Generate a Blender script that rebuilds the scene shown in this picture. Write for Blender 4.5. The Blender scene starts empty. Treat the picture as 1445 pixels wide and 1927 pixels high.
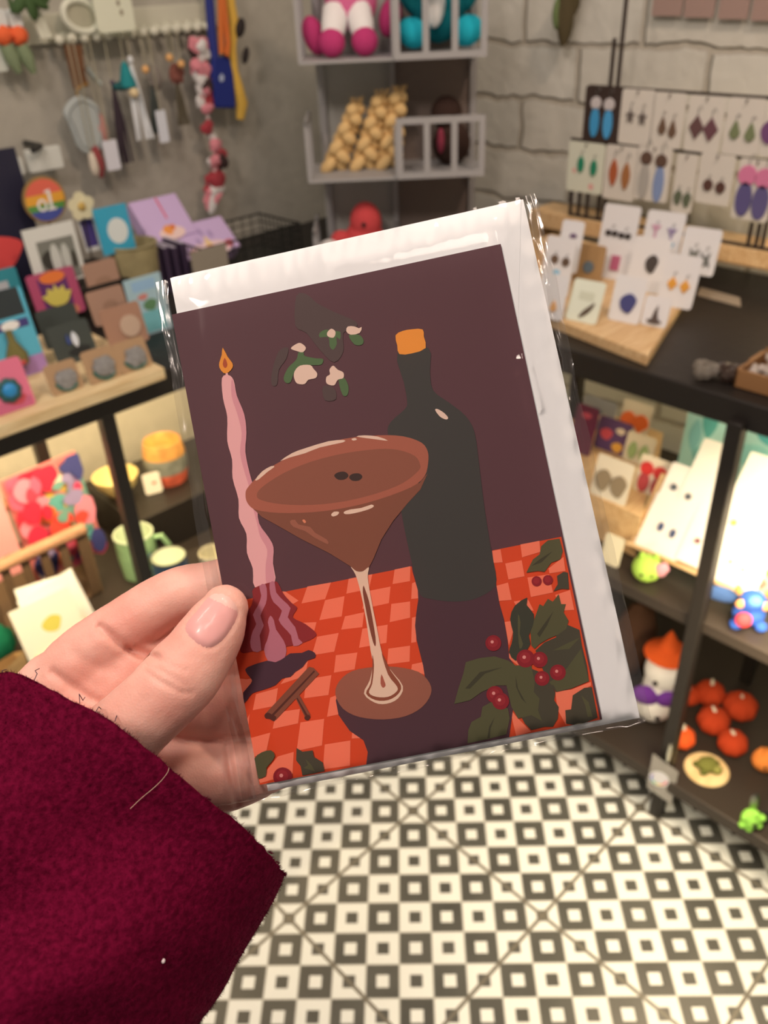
import bpy, bmesh, math, random
import numpy as np
from mathutils import Vector, Matrix, noise
from mathutils.bvhtree import BVHTree

random.seed(4); rng = np.random.default_rng(4)
S = bpy.context.scene; COL = S.collection
rad = math.radians

# ------------------------------------------------------------------ camera
# room axes: x runs along the left wall, y along the brick wall, z up; the eye is above the origin
FPX, PITCH, ROLL, YAW = 1596.7, rad(32.83), rad(-2.664), rad(-2.116)
CELL = 0.333/math.sqrt(32); EYE_Z = 25.311*CELL
CX, CY = 722.5, 963.5
A0 = rad(45)+YAW
_right = np.array([math.cos(A0), -math.sin(A0), 0.]); _head = np.array([math.sin(A0), math.cos(A0), 0.]); _z = np.array([0, 0, 1.])
FWD = _head*math.cos(PITCH)-_z*math.sin(PITCH)
_up = _head*math.sin(PITCH)+_z*math.cos(PITCH)
CAMX = _right*math.cos(ROLL)+_up*math.sin(ROLL)
CAMY = _up*math.cos(ROLL)-_right*math.sin(ROLL)
EYE = np.array([0, 0, EYE_Z])
cam = bpy.data.cameras.new('camera'); camo = bpy.data.objects.new('camera', cam); COL.objects.link(camo)
mw = Matrix.Identity(4)
for i in range(3):
    mw[i][0] = CAMX[i]; mw[i][1] = CAMY[i]; mw[i][2] = -FWD[i]; mw[i][3] = EYE[i]
camo.matrix_world = mw
cam.sensor_fit = 'VERTICAL'; cam.sensor_height = 36.0; cam.sensor_width = 27.0
cam.lens = FPX/1927*36; cam.clip_start = 0.01
cam.dof.use_dof = True; cam.dof.focus_distance = 0.258; cam.dof.aperture_fstop = cam.lens/1000/0.0019/1
S.camera = camo

def ray(x, y):
    return FWD+CAMX*((x-CX)/FPX)-CAMY*((y-CY)/FPX)
def pd(x, y, d): return EYE+ray(x, y)*d                       # at optical depth d
def atz(x, y, z): r = ray(x, y); return EYE+r*((z-EYE_Z)/r[2])
def atx(x, y, X): r = ray(x, y); return EYE+r*(X/r[0])
def aty(x, y, Y): r = ray(x, y); return EYE+r*(Y/r[1])
def atp(x, y, P, N): r = ray(x, y); return EYE+r*(np.dot(np.asarray(P)-EYE, N)/np.dot(r, N))
def px(P):
    q = np.asarray(P)-EYE; d = q@FWD
    return np.stack([CX+FPX*(q@CAMX)/d, CY-FPX*(q@CAMY)/d], -1)

# ------------------------------------------------------------------ world, lights, exposure
S.view_settings.view_transform = 'Standard'; S.view_settings.look = 'None'
S.view_settings.gamma = 1.0; S.view_settings.use_curve_mapping = False
S.view_settings.exposure = 0.0
w = bpy.data.worlds.new('world'); S.world = w; w.use_nodes = True
bg = w.node_tree.nodes['Background']; bg.inputs[0].default_value = (1.0, 0.83, 0.72, 1); bg.inputs[1].default_value = 0.20

def area(name, loc, tgt, size, power, color=(1, .82, .62), size_y=None, spread=180):
    l = bpy.data.lights.new(name, 'AREA'); l.energy = power; l.color = color; l.size = size
    if size_y: l.shape = 'RECTANGLE'; l.size_y = size_y
    else: l.shape = 'DISK'
    l.spread = rad(spread)
    o = bpy.data.objects.new(name, l); COL.objects.link(o); o.location = loc
    d = Vector(tgt)-Vector(loc); o.rotation_euler = d.to_track_quat('-Z', 'Y').to_euler(); return o
WARM = (1.0, .81, .70)
area('ceiling_spot_key', (-0.75, 0.10, 2.6), (0.15, 0.2, 1.2), 0.28, 13, WARM)
area('ceiling_spot_left', (-0.30, 0.85, 2.7), (0.3, 1.3, 0.9), 0.30, 7, WARM)
area('ceiling_spot_back', (-0.25, -0.30, 2.7), (0.4, 0.4, 0.6), 0.30, 5, WARM)
area('ceiling_spot_floor', (0.55, 0.30, 2.7), (0.6, 0.45, 0), 0.25, 5, WARM)
area('ceiling_spot_right', (0.75, -0.25, 2.7), (1.6, 0.7, 1.2), 0.22, 12, (1, .72, .54))

# ------------------------------------------------------------------ materials
def lin1(c):
    c /= 255.0
    return c/12.92 if c <= 0.04045 else ((c+0.055)/1.055)**2.4
WHITE = (226, 210, 202)
def alb(c):
    return tuple(min(.95, .80*lin1(c[i])/lin1(WHITE[i])) for i in range(3))+(1,)
_mc = {}
def M(c, rough=.6, metal=0, bump=0, bscale=200, spec=.4, sheen=0, var=0, sss=0, coat=0, key=''):
    k = (tuple(c), rough, metal, bump, bscale, spec, sheen, var, sss, coat, key)
    if k in _mc: return _mc[k]
    m = bpy.data.materials.new('surface'); m.use_nodes = True; nt = m.node_tree; b = nt.nodes['Principled BSDF']
    b.inputs['Base Color'].default_value = alb(c); b.inputs['Roughness'].default_value = rough
    b.inputs['Metallic'].default_value = metal; b.inputs['Specular IOR Level'].default_value = spec
    if sheen: b.inputs['Sheen Weight'].default_value = sheen; b.inputs['Sheen Roughness'].default_value = .5; b.inputs['Sheen Tint'].default_value = alb(c)
    if coat: b.inputs['Coat Weight'].default_value = coat; b.inputs['Coat Roughness'].default_value = .08
    if sss:
        b.inputs['Subsurface Weight'].default_value = sss; b.inputs['Subsurface Radius'].default_value = (1, .35, .2); b.inputs['Subsurface Scale'].default_value = .006
    if bump or var:
        tc = nt.nodes.new('ShaderNodeTexCoord'); n = nt.nodes.new('ShaderNodeTexNoise'); n.inputs['Scale'].default_value = bscale; n.inputs['Detail'].default_value = 4
        nt.links.new(tc.outputs['Object'], n.inputs['Vector'])
        if bump:
            bp = nt.nodes.new('ShaderNodeBump'); bp.inputs['Strength'].default_value = bump; bp.inputs['Distance'].default_value = .5/bscale
            nt.links.new(n.outputs['Fac'], bp.inputs['Height']); nt.links.new(bp.outputs['Normal'], b.inputs['Normal'])
        if var:
            r = nt.nodes.new('ShaderNodeMixRGB'); r.blend_type = 'MULTIPLY'; r.inputs['Fac'].default_value = 1
            r.inputs['Color1'].default_value = alb(c)
            mr = nt.nodes.new('ShaderNodeMapRange'); mr.inputs['From Min'].default_value = .3; mr.inputs['From Max'].default_value = .7; mr.inputs['To Min'].default_value = 1-var; mr.inputs['To Max'].default_value = 1+var*.6
            nt.links.new(n.outputs['Fac'], mr.inputs['Value']); nt.links.new(mr.outputs['Result'], r.inputs['Color2']); nt.links.new(r.outputs['Color'], b.inputs['Base Color'])
    _mc[k] = m; return m
def wood(c1, c2, sc=14, ax=(1, 12, 12), rough=.5):
    m = bpy.data.materials.new('wood'); m.use_nodes = True; nt = m.node_tree; b = nt.nodes['Principled BSDF']; b.inputs['Roughness'].default_value = rough
    tc = nt.nodes.new('ShaderNodeTexCoord'); mp = nt.nodes.new('ShaderNodeMapping'); mp.inputs['Scale'].default_value = ax
    n = nt.nodes.new('ShaderNodeTexNoise'); n.inputs['Scale'].default_value = sc; n.inputs['Detail'].default_value = 5; n.inputs['Distortion'].default_value = .6
    cr = nt.nodes.new('ShaderNodeValToRGB'); cr.color_ramp.elements[0].color = alb(c2); cr.color_ramp.elements[0].position = .38; cr.color_ramp.elements[1].color = alb(c1); cr.color_ramp.elements[1].position = .62
    nt.links.new(tc.outputs['Object'], mp.inputs['Vector']); nt.links.new(mp.outputs['Vector'], n.inputs['Vector']); nt.links.new(n.outputs['Fac'], cr.inputs['Fac']); nt.links.new(cr.outputs['Color'], b.inputs['Base Color'])
    return m
def clear(tint=(1, 1, 1), gl=.05, ior=1.45, extra=0.0):
    m = bpy.data.materials.new('clear_film'); m.use_nodes = True; nt = m.node_tree; nt.nodes.clear()
    o = nt.nodes.new('ShaderNodeOutputMaterial'); t = nt.nodes.new('ShaderNodeBsdfTransparent'); t.inputs[0].default_value = (*tint, 1)
    g = nt.nodes.new('ShaderNodeBsdfGlossy'); g.inputs['Roughness'].default_value = gl
    f = nt.nodes.new('ShaderNodeFresnel'); f.inputs['IOR'].default_value = ior
    ad = nt.nodes.new('ShaderNodeMath'); ad.operation = 'ADD'; ad.inputs[1].default_value = extra; ad.use_clamp = True
    mx = nt.nodes.new('ShaderNodeMixShader')
    nt.links.new(f.outputs[0], ad.inputs[0]); nt.links.new(ad.outputs[0], mx.inputs[0]); nt.links.new(t.outputs[0], mx.inputs[1]); nt.links.new(g.outputs[0], mx.inputs[2]); nt.links.new(mx.outputs[0], o.inputs[0])
    return m
def emit(c, s):
    m = bpy.data.materials.new('lamp_glow'); m.use_nodes = True; b = m.node_tree.nodes['Principled BSDF']
    b.inputs['Emission Color'].default_value = (*c, 1); b.inputs['Emission Strength'].default_value = s; return m

# ------------------------------------------------------------------ mesh kit
class G:
    def __init__(s): s.v = []; s.f = []; s.m = []
    def add(s, vs, fs, mat=0):
        o = len(s.v); s.v += [tuple(map(float, p)) for p in vs]; s.f += [tuple(o+i for i in f) for f in fs]; s.m += [mat]*len(fs); return s
    def box(s, c, d, mat=0, R=None):
        x, y, z = (k/2 for k in d); vs = [(a*x, b*y, e*z) for a in (-1, 1) for b in (-1, 1) for e in (-1, 1)]
        if R is not None: vs = [tuple(R@Vector(p)) for p in vs]
        vs = [(p[0]+c[0], p[1]+c[1], p[2]+c[2]) for p in vs]
        return s.add(vs, [(0, 1, 3, 2), (4, 6, 7, 5), (0, 4, 5, 1), (2, 3, 7, 6), (0, 2, 6, 4), (1, 5, 7, 3)], mat)
    def bx(s, x0, x1, y0, y1, z0, z1, mat=0): return s.box(((x0+x1)/2, (y0+y1)/2, (z0+z1)/2), (x1-x0, y1-y0, z1-z0), mat)
    def prism(s, poly, y0, y1, mat=0):          # poly in (x,z), counter-clockwise seen from -y
        n = len(poly); vs = [(p[0], y0, p[1]) for p in poly]+[(p[0], y1, p[1]) for p in poly]
        ar = sum(poly[i][0]*poly[(i+1) % n][1]-poly[(i+1) % n][0]*poly[i][1] for i in range(n))
        if ar < 0: vs = vs[:n][::-1]+vs[n:][::-1]
        fs = [tuple(range(n)), tuple(range(2*n-1, n-1, -1))]+[(i, n+i, n+(i+1) % n, (i+1) % n) for i in range(n)]
        return s.add(vs, fs, mat)
    def slab(s, poly, z0, z1, mat=0):           # poly in (x,y)
        n = len(poly); ar = sum(poly[i][0]*poly[(i+1) % n][1]-poly[(i+1) % n][0]*poly[i][1] for i in range(n))
        if ar < 0: poly = poly[::-1]
        vs = [(p[0], p[1], z0) for p in poly]+[(p[0], p[1], z1) for p in poly]
        return s.add(vs, [tuple(range(n-1, -1, -1)), tuple(range(n, 2*n))]+[(i, (i+1) % n, n+(i+1) % n, n+i) for i in range(n)], mat)
    def flat(s, poly, y, mat=0):
        n = len(poly); ar = sum(poly[i][0]*poly[(i+1) % n][1]-poly[(i+1) % n][0]*poly[i][1] for i in range(n))
        if ar < 0: poly = poly[::-1]
        return s.add([(p[0], y, p[1]) for p in poly], [tuple(range(n))], mat)
    def tube(s, pts, r, n=8, mat=0, closed=False):
        pts = [Vector(p) for p in pts]; k = len(pts); rs = r if isinstance(r, (list, tuple)) else [r]*k; vs = []; up = None
        for i, p in enumerate(pts):
            if closed: t = pts[(i+1) % k]-pts[i-1]
            else: t = pts[min(i+1, k-1)]-pts[max(i-1, 0)]
            t.normalize()
            if up is None: up = Vector((0, 0, 1)) if abs(t.z) < .9 else Vector((1, 0, 0))
            a = t.cross(up).normalized(); b = a.cross(t).normalized(); up = b
            vs += [tuple(p+(a*math.cos(2*math.pi*j/n)+b*math.sin(2*math.pi*j/n))*rs[i]) for j in range(n)]
        fs = []
        for i in range(k if closed else k-1):
            i2 = (i+1) % k
            fs += [(i*n+j, i*n+(j+1) % n, i2*n+(j+1) % n, i2*n+j) for j in range(n)]
        if not closed: fs += [tuple(range(n-1, -1, -1)), tuple(range((k-1)*n, k*n))]
        return s.add(vs, fs, mat)
    def lathe(s, prof, n=28, c=(0, 0, 0), mat=0, top=True):
        k = len(prof); vs = [(c[0]+r*math.cos(2*math.pi*j/n), c[1]+r*math.sin(2*math.pi*j/n), c[2]+z) for r, z in prof for j in range(n)]
        fs = [(i*n+j, i*n+(j+1) % n, (i+1)*n+(j+1) % n, (i+1)*n+j) for i in range(k-1) for j in range(n)]
        fs += [tuple(range(n-1, -1, -1))]+([tuple(range((k-1)*n, k*n))] if top else [])
        return s.add(vs, fs, mat)
    def ell(s, c, r, n=16, mat=0, R=None, wob=0, seed=0):
        if isinstance(r, (int, float)): r = (r, r, r)
        vs = []; h = n//2+1
        for i in range(h+1):
            th = math.pi*i/h
            for j in range(n):
                ph = 2*math.pi*j/n; p = Vector((math.sin(th)*math.cos(ph), math.sin(th)*math.sin(ph), math.cos(th)))
                q = 1+(wob*noise.noise(p*2+Vector((seed, 0, 0))) if wob else 0)
                p = Vector((p.x*r[0]*q, p.y*r[1]*q, p.z*r[2]*q))
                if R is not None: p = R@p
                vs.append((p.x+c[0], p.y+c[1], p.z+c[2]))
        fs = [(i*n+j, (i+1)*n+j, (i+1)*n+(j+1) % n, i*n+(j+1) % n) for i in range(h) for j in range(n)]
        return s.add(vs, fs, mat)
    def build(s, name, mats, parent=None, smooth=35, bevel=0, seg=2):
        me = bpy.data.meshes.new(name); me.from_pydata(s.v, [], s.f)
        if not isinstance(mats, (list, tuple)): mats = [mats]
        for m in mats: me.materials.append(m)
        me.polygons.foreach_set('material_index', s.m)
        bm = bmesh.new(); bm.from_mesh(me); bmesh.ops.remove_doubles(bm, verts=bm.verts, dist=1e-7); bm.to_mesh(me); bm.free()
        me.update()
        if smooth:
            me.shade_smooth(); me.set_sharp_from_angle(angle=rad(smooth))
        o = bpy.data.objects.new(name, me); COL.objects.link(o)
        if parent: o.parent = parent
        if bevel:
            b = o.modifiers.new('bevel', 'BEVEL'); b.width = bevel; b.segments = seg; b.limit_method = 'ANGLE'; b.angle_limit = rad(50)
        return o
def tag(o, label, cat, group=None, kind=None):
    o['label'] = label; o['category'] = cat
    if group: o['group'] = group
    if kind: o['kind'] = kind
    return o
def thing(name, label, cat, loc=(0, 0, 0), yaw=0, lean=0, roll=0, group=None):
    o = bpy.data.objects.new(name, None); o.empty_display_size = .02; COL.objects.link(o)
    o.location = tuple(map(float, loc)); o.rotation_euler = (-lean, roll, yaw)
    return tag(o, label, cat, group)
def struct(o): o['kind'] = 'structure'; return o
def rr(w, h, r=.004, x0=0, z0=0, n=4):      # rounded rectangle, bottom edge at z0
    r = min(r, w*.49, h*.49); out = []
    for cx, cz, a in ((w/2-r, r, -90), (w/2-r, h-r, 0), (-w/2+r, h-r, 90), (-w/2+r, r, 180)):
        for i in range(n+1):
            t = rad(a+90*i/n); out.append((x0+cx+r*math.cos(t), z0+cz+r*math.sin(t)))
    return out
def circ(r, x=0, z=0, n=20, rz=None, a=0):
    rz = rz or r; out = []
    for i in range(n):
        t = 2*math.pi*i/n; p, q = r*math.cos(t), rz*math.sin(t)
        out.append((x+p*math.cos(a)-q*math.sin(a), z+p*math.sin(a)+q*math.cos(a)))
    return out
def smooth_poly(pts, n=5, closed=True):
    pts = [np.array(p, float) for p in pts]; k = len(pts); out = []
    for i in range(k if closed else k-1):
        if closed: p0, p1, p2, p3 = pts[i-1], pts[i], pts[(i+1) % k], pts[(i+2) % k]
        else: p0, p1, p2, p3 = pts[max(i-1, 0)], pts[i], pts[i+1], pts[min(i+2, k-1)]
        for j in range(n):
            t = j/n; out.append(tuple(.5*((2*p1)+(-p0+p2)*t+(2*p0-5*p1+4*p2-p3)*t*t+(-p0+3*p1-3*p2+p3)*t**3)))
    if not closed: out.append(tuple(pts[-1]))
    return out

LW, RWX = 1.80, 1.74          # left wall plane y, brick wall plane x
YR = rad(-90)                 # things that face the room from the brick wall
YC = -A0                      # things that face the eye

# ------------------------------------------------------------------ structure
def floor_mat():
    m = bpy.data.materials.new('patterned_tile'); m.use_nodes = True; nt = m.node_tree; b = nt.nodes['Principled BSDF']; L = nt.links.new
    def mth(op, a, c=None):
        n = nt.nodes.new('ShaderNodeMath'); n.operation = op
        for i, q in enumerate((a, c)):
            if q is None: continue
            if isinstance(q, (int, float)): n.inputs[i].default_value = q
            else: L(q, n.inputs[i])
        return n.outputs[0]
    O = atz(777, 1526, 0)
    tc = nt.nodes.new('ShaderNodeTexCoord'); sp = nt.nodes.new('ShaderNodeSeparateXYZ'); L(tc.outputs['Object'], sp.inputs[0])
    X = mth('SUBTRACT', sp.outputs[0], float(O[0])); Y = mth('SUBTRACT', sp.outputs[1], float(O[1]))
    k = 1/(CELL*math.sqrt(2))
    u = mth('MULTIPLY', mth('SUBTRACT', X, Y), k); v = mth('MULTIPLY', mth('ADD', X, Y), k)
    iu = mth('FLOOR', mth('ADD', u, .5)); iv = mth('FLOOR', mth('ADD', v, .5))
    fu = mth('ABSOLUTE', mth('SUBTRACT', u, iu)); fv = mth('ABSOLUTE', mth('SUBTRACT', v, iv))
    par = mth('ABSOLUTE', mth('MODULO', mth('ADD', iu, iv), 2))          # 0 = pale cell
    mxf = mth('MAXIMUM', fu, fv)
    ins = mth('LESS_THAN', mxf, .185)
    dark = mth('ABSOLUTE', mth('SUBTRACT', par, ins))
    edge = mth('GREATER_THAN', mxf, .475)
    def joint(c):
        t = mth('DIVIDE', c, .333); return mth('LESS_THAN', mth('ABSOLUTE', mth('SUBTRACT', t, mth('FLOOR', mth('ADD', t, .5)))), .0100)
    gr = mth('MAXIMUM', joint(X), joint(Y))
    def mix(f, a, c):
        n = nt.nodes.new('ShaderNodeMixRGB'); L(f, n.inputs[0])
        for i, q in ((1, a), (2, c)):
            if isinstance(q, tuple): n.inputs[i].default_value = q
            else: L(q, n.inputs[i])
        return n.outputs[0]
    ns = nt.nodes.new('ShaderNodeTexNoise'); ns.inputs['Scale'].default_value = 9; ns.inputs['Detail'].default_value = 6; L(tc.outputs['Object'], ns.inputs['Vector'])
    dk = mix(ns.outputs['Fac'], alb((60, 57, 53)), alb((98, 93, 87)))
    lt = mix(ns.outputs['Fac'], alb((234, 228, 224)), alb((226, 218, 212)))
    col = mix(dark, lt, dk); col = mix(mth('MULTIPLY', edge, .35), col, alb((186, 176, 164))); col = mix(gr, col, alb((112, 102, 90)))
    L(col, b.inputs['Base Color']); b.inputs['Roughness'].default_value = .38
    return m
g = G(); g.bx(-2.2, RWX+.1, -2.2, LW+.1, -.06, 0); struct(g.build('floor', floor_mat()))
def plaster():
    return M((176, 163, 148), .85, bump=.15, bscale=30, var=.06)
g = G(); g.bx(-2.2, RWX+.1, LW, LW+.1, 0, 2.75); struct(g.build('wall_left', plaster()))
def brick_mat():
    m = bpy.data.materials.new('painted_brick'); m.use_nodes = True; nt = m.node_tree; b = nt.nodes['Principled BSDF']; L = nt.links.new
    tc = nt.nodes.new('ShaderNodeTexCoord'); sp = nt.nodes.new('ShaderNodeSeparateXYZ'); L(tc.outputs['Object'], sp.inputs[0])
    cb = nt.nodes.new('ShaderNodeCombineXYZ'); ns = nt.nodes.new('ShaderNodeTexNoise'); ns.inputs['Scale'].default_value = 14; ns.inputs['Detail'].default_value = 3; L(tc.outputs['Object'], ns.inputs['Vector'])
    ws = nt.nodes.new('ShaderNodeMath'); ws.operation = 'MULTIPLY_ADD'; ws.inputs[1].default_value = .036; L(ns.outputs['Fac'], ws.inputs[0]); L(sp.outputs[2], ws.inputs[2])
    wy = nt.nodes.new('ShaderNodeMath'); wy.operation = 'MULTIPLY_ADD'; wy.inputs[1].default_value = .02; L(ns.outputs['Fac'], wy.inputs[0]); L(sp.outputs[1], wy.inputs[2])
    L(wy.outputs[0], cb.inputs[0]); L(ws.outputs[0], cb.inputs[1])
    br = nt.nodes.new('ShaderNodeTexBrick'); L(cb.outputs[0], br.inputs['Vector']); br.inputs['Scale'].default_value = 1
    br.inputs['Brick Width'].default_value = .30; br.inputs['Row Height'].default_value = .112; br.inputs['Mortar Size'].default_value = .008; br.inputs['Mortar Smooth'].default_value = .6; br.inputs['Bias'].default_value = 0
    br.inputs['Color1'].default_value = alb((218, 206, 192)); br.inputs['Color2'].default_value = alb((210, 196, 180)); br.inputs['Mortar'].default_value = alb((188, 172, 154))
    L(br.outputs['Color'], b.inputs['Base Color']); b.inputs['Roughness'].default_value = .8
    iv = nt.nodes.new('ShaderNodeMath'); iv.operation = 'MULTIPLY_ADD'; iv.inputs[1].default_value = -1; iv.inputs[2].default_value = 1; L(br.outputs['Fac'], iv.inputs[0])
    n2 = nt.nodes.new('ShaderNodeTexNoise'); n2.inputs['Scale'].default_value = 30; L(tc.outputs['Object'], n2.inputs['Vector'])
    ad = nt.nodes.new('ShaderNodeMath'); ad.operation = 'MULTIPLY_ADD'; ad.inputs[1].default_value = .35; L(n2.outputs['Fac'], ad.inputs[0]); L(iv.outputs[0], ad.inputs[2])
    bp = nt.nodes.new('ShaderNodeBump'); bp.inputs['Strength'].default_value = .8; bp.inputs['Distance'].default_value = .012; L(ad.outputs[0], bp.inputs['Height']); L(bp.outputs[0], b.inputs['Normal'])
    return m
g = G(); g.bx(RWX, RWX+.1, -2.2, LW, 0, 2.75); struct(g.build('wall_right', brick_mat()))

# ------------------------------------------------------------------ display counters
BLACK = M((34, 28, 25), .45, bump=.1, bscale=60)
SHELF = M((54, 44, 38), .45)
PINE = wood((234, 202, 156), (214, 176, 126)); PINE_R = wood((226, 184, 136), (208, 160, 110))
LF, RF = 1.225, 1.155         # front planes: left counter y, right counter x
CT = .93                      # counter top
MS_L, MS_R, BS = .42, .515, .125

def counter(name, label, boxes, legs, strip):
    t = thing(name, label, 'display counter', (0, 0, 0))
    for nm, b in boxes:
        G().bx(*b).build(nm, SHELF if nm == 'shelf' else BLACK, t, bevel=.003)
    for (x, y) in legs: G().bx(x-.012, x+.012, y-.012, y+.012, 0, CT-.03).build('leg', BLACK, t, bevel=.002)
    for sb in strip: o = G().bx(*sb).build('light_strip', emit((1, .72, .40), 7), t); o['label'] = 'glowing warm strip lamp'  # front strip is the lamp; the rear one is added for brightness
    return t
counter('display_counter', 'black metal display counter along the plain plaster wall, under the pale pine tray', [
    ('top', (-.6, 1.73, LF, 1.79, CT-.045, CT)), ('shelf', (-.6, 1.18, LF, 1.74, MS_L-.025, MS_L)), ('shelf', (-.6, 1.18, LF, 1.74, BS-.03, BS))],
    [(.535, LF+.014), (.535, 1.585), (1.10, LF+.014), (-.05, LF+.014), (-.05, 1.585)], [(-.5, 1.1, 1.262, 1.282, CT-.056, CT-.046), (-.5, 1.1, 1.59, 1.61, CT-.056, CT-.046)])
counter('display_counter', 'dark metal display counter against the white painted brick wall', [
    ('top', (RF, 1.73, -.5, LF-.002, CT-.045, CT)), ('shelf', (RF, 1.66, -.5, 1.0, MS_R-.025, MS_R)), ('shelf', (RF-.02, 1.66, -.5, 1.0, BS-.03, BS))],
    [(RF-.004, .458), (1.50, .462), (RF+.01, .97), (1.50, .965), (RF+.01, -.3)], [(1.195, 1.215, -.4, .95, CT-.056, CT-.046), (1.52, 1.54, -.4, .95, CT-.056, CT-.046)])
area('counter_strip_left', (.3, 1.272, CT-.060), (.3, 1.62, .45), 1.5, 9, (1, .72, .38), .03)
area('added_strip_left_rear', (.3, 1.60, CT-.060), (.3, 1.74, .5), 1.5, 5.5, (1, .70, .36), .03)  # added second strip, brightens the wall behind the clay pot
area('counter_strip_right', (1.205, .27, CT-.060), (1.50, .27, .45), .03, 11, (1, .76, .46), 1.3)
area('added_strip_right_rear', (1.53, .27, CT-.060), (1.66, .27, .5), .03, 7, (1, .76, .48), 1.3)  # extra rear strip added to lift the dim wall under this counter

# ------------------------------------------------------------------ standing and hanging cards
def place(bx_, by_, ty, wdx, z, yaw, lean):
    P = atz(bx_, by_, z) if not isinstance(z, tuple) else (atx(bx_, by_, z[1]) if z[0] == 'x' else aty(bx_, by_, z[1]) if z[0] == 'y' else atp(bx_, by_, z[1], z[2]))
    Rm = Matrix.Rotation(yaw, 3, 'Z')@Matrix.Rotation(-lean, 3, 'X')
    X = np.array(Rm@Vector((1, 0, 0))); U = np.array(Rm@Vector((0, 0, 1)))
    wd = wdx/abs((px(P+X*.005)-px(P-X*.005))[0]/.01)
    lo, hi = 0.001, .8
    for _ in range(40):
        h = (lo+hi)/2
        if px(P+U*h)[1] > ty: lo = h
        else: hi = h
    return P, wd, h
def wavy(w_, h_, pts): return [(x*w_, z*h_) for x, z in pts]
SH = {  # small shapes on a unit square centred at 0,0
 'drop': smooth_poly([(0, .5), (.22, .1), (.3, -.25), (0, -.5), (-.3, -.25), (-.22, .1)], 4),
 'leaf': smooth_poly([(0, .5), (.3, .15), (.28, -.2), (0, -.5), (-.28, -.2), (-.3, .15)], 4),
 'diamond': [(0, .5), (.42, 0), (0, -.5), (-.42, 0)],
 'disc': circ(.5, n=18), 'oval': circ(.3, rz=.5, n=18), 'square': [(-.4, -.5), (.4, -.5), (.4, .5), (-.4, .5)],
 'bow': [(0, .1), (.25, .3), (.5, .22), (.48, -.25), (.2, -.35), (0, -.1), (-.2, -.35), (-.48, -.25), (-.5, .22), (-.25, .3)],
 'hat': [(-.5, -.35), (-.2, -.25), (-.1, .2), (.05, .5), (.1, .1), (.2, -.22), (.5, -.38), (.1, -.5), (-.3, -.48)],
 'crown': [(-.5, -.4), (-.3, .1), (-.4, .5), (-.1, .2), (.1, .25), (.4, .5), (.3, .05), (.5, -.45), (.2, -.25), (0, -.5), (-.2, -.25)],
 'feather': smooth_poly([(-.4, -.5), (-.2, -.1), (.1, .2), (.42, .5), (.45, .35), (.25, -.05), (-.05, -.35)], 3),
 'glass': [(-.5, .5), (.5, .5), (.1, .05), (.08, -.4), (.3, -.5), (-.3, -.5), (-.08, -.4), (-.1, .05)],
 'lotus': [(-.5, .1), (-.3, .15), (-.25, .4), (-.08, .25), (0, .5), (.1, .25), (.28, .4), (.3, .15), (.5, .12), (.3, -.3), (0, -.5), (-.3, -.3)],
 'star': [(.5*math.cos(rad(90+36*i))*(1 if i % 2 == 0 else .45), .5*math.sin(rad(90+36*i))*(1 if i % 2 == 0 else .45)) for i in range(10)],
 'round': smooth_poly([(0, .5), (.4, .3), (.5, -.05), (.2, -.3), (0, -.5), (-.25, -.3), (-.5, -.1), (-.4, .3)], 3),
 'blob': smooth_poly([(.1, .5), (.45, .25), (.4, -.1), (.15, -.5), (-.3, -.35), (-.48, .05), (-.3, .35)], 4),
}
def shp(k, s, x, z, sy=None): return [(x+p*s, z+q*(sy or s)) for p, q in SH[k]]
STEEL = M((150, 140, 132), .3, .9); DARKM = M((70, 58, 52), .4, .5)
def earring(root, x, z, k, s, sy, c, t, hook=True, cap=None, tail=None):
    g = G(); g.prism(shp(k, s, x, z, sy), -t-.0035, -t-.0005); mats = [M(c, .4)]
    if cap: g.prism(circ(s*.34, x, z+sy*.5+s*.2), -t-.0035, -t-.0005, 1); mats.append(M(cap, .4))
    if tail: g.ell((x, -t-.002, z-sy*.5-s*.12), s*.16, 8, len(mats)); mats.append(M(tail, .4))
    e = g.build('earring', mats, root, bevel=.0006)
    if hook:
        zt = z+sy*.5+(s*.5 if cap else 0); hh = max(.006, sy*.35)
        G().tube([(x, -t-.002, zt-.001), (x, -t-.002, zt+hh*.7), (x+s*.1, -t-.002, zt+hh), (x+s*.22, -t-.0015, zt+hh*.6)], .0006, 6).build('hook', STEEL, e)
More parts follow.
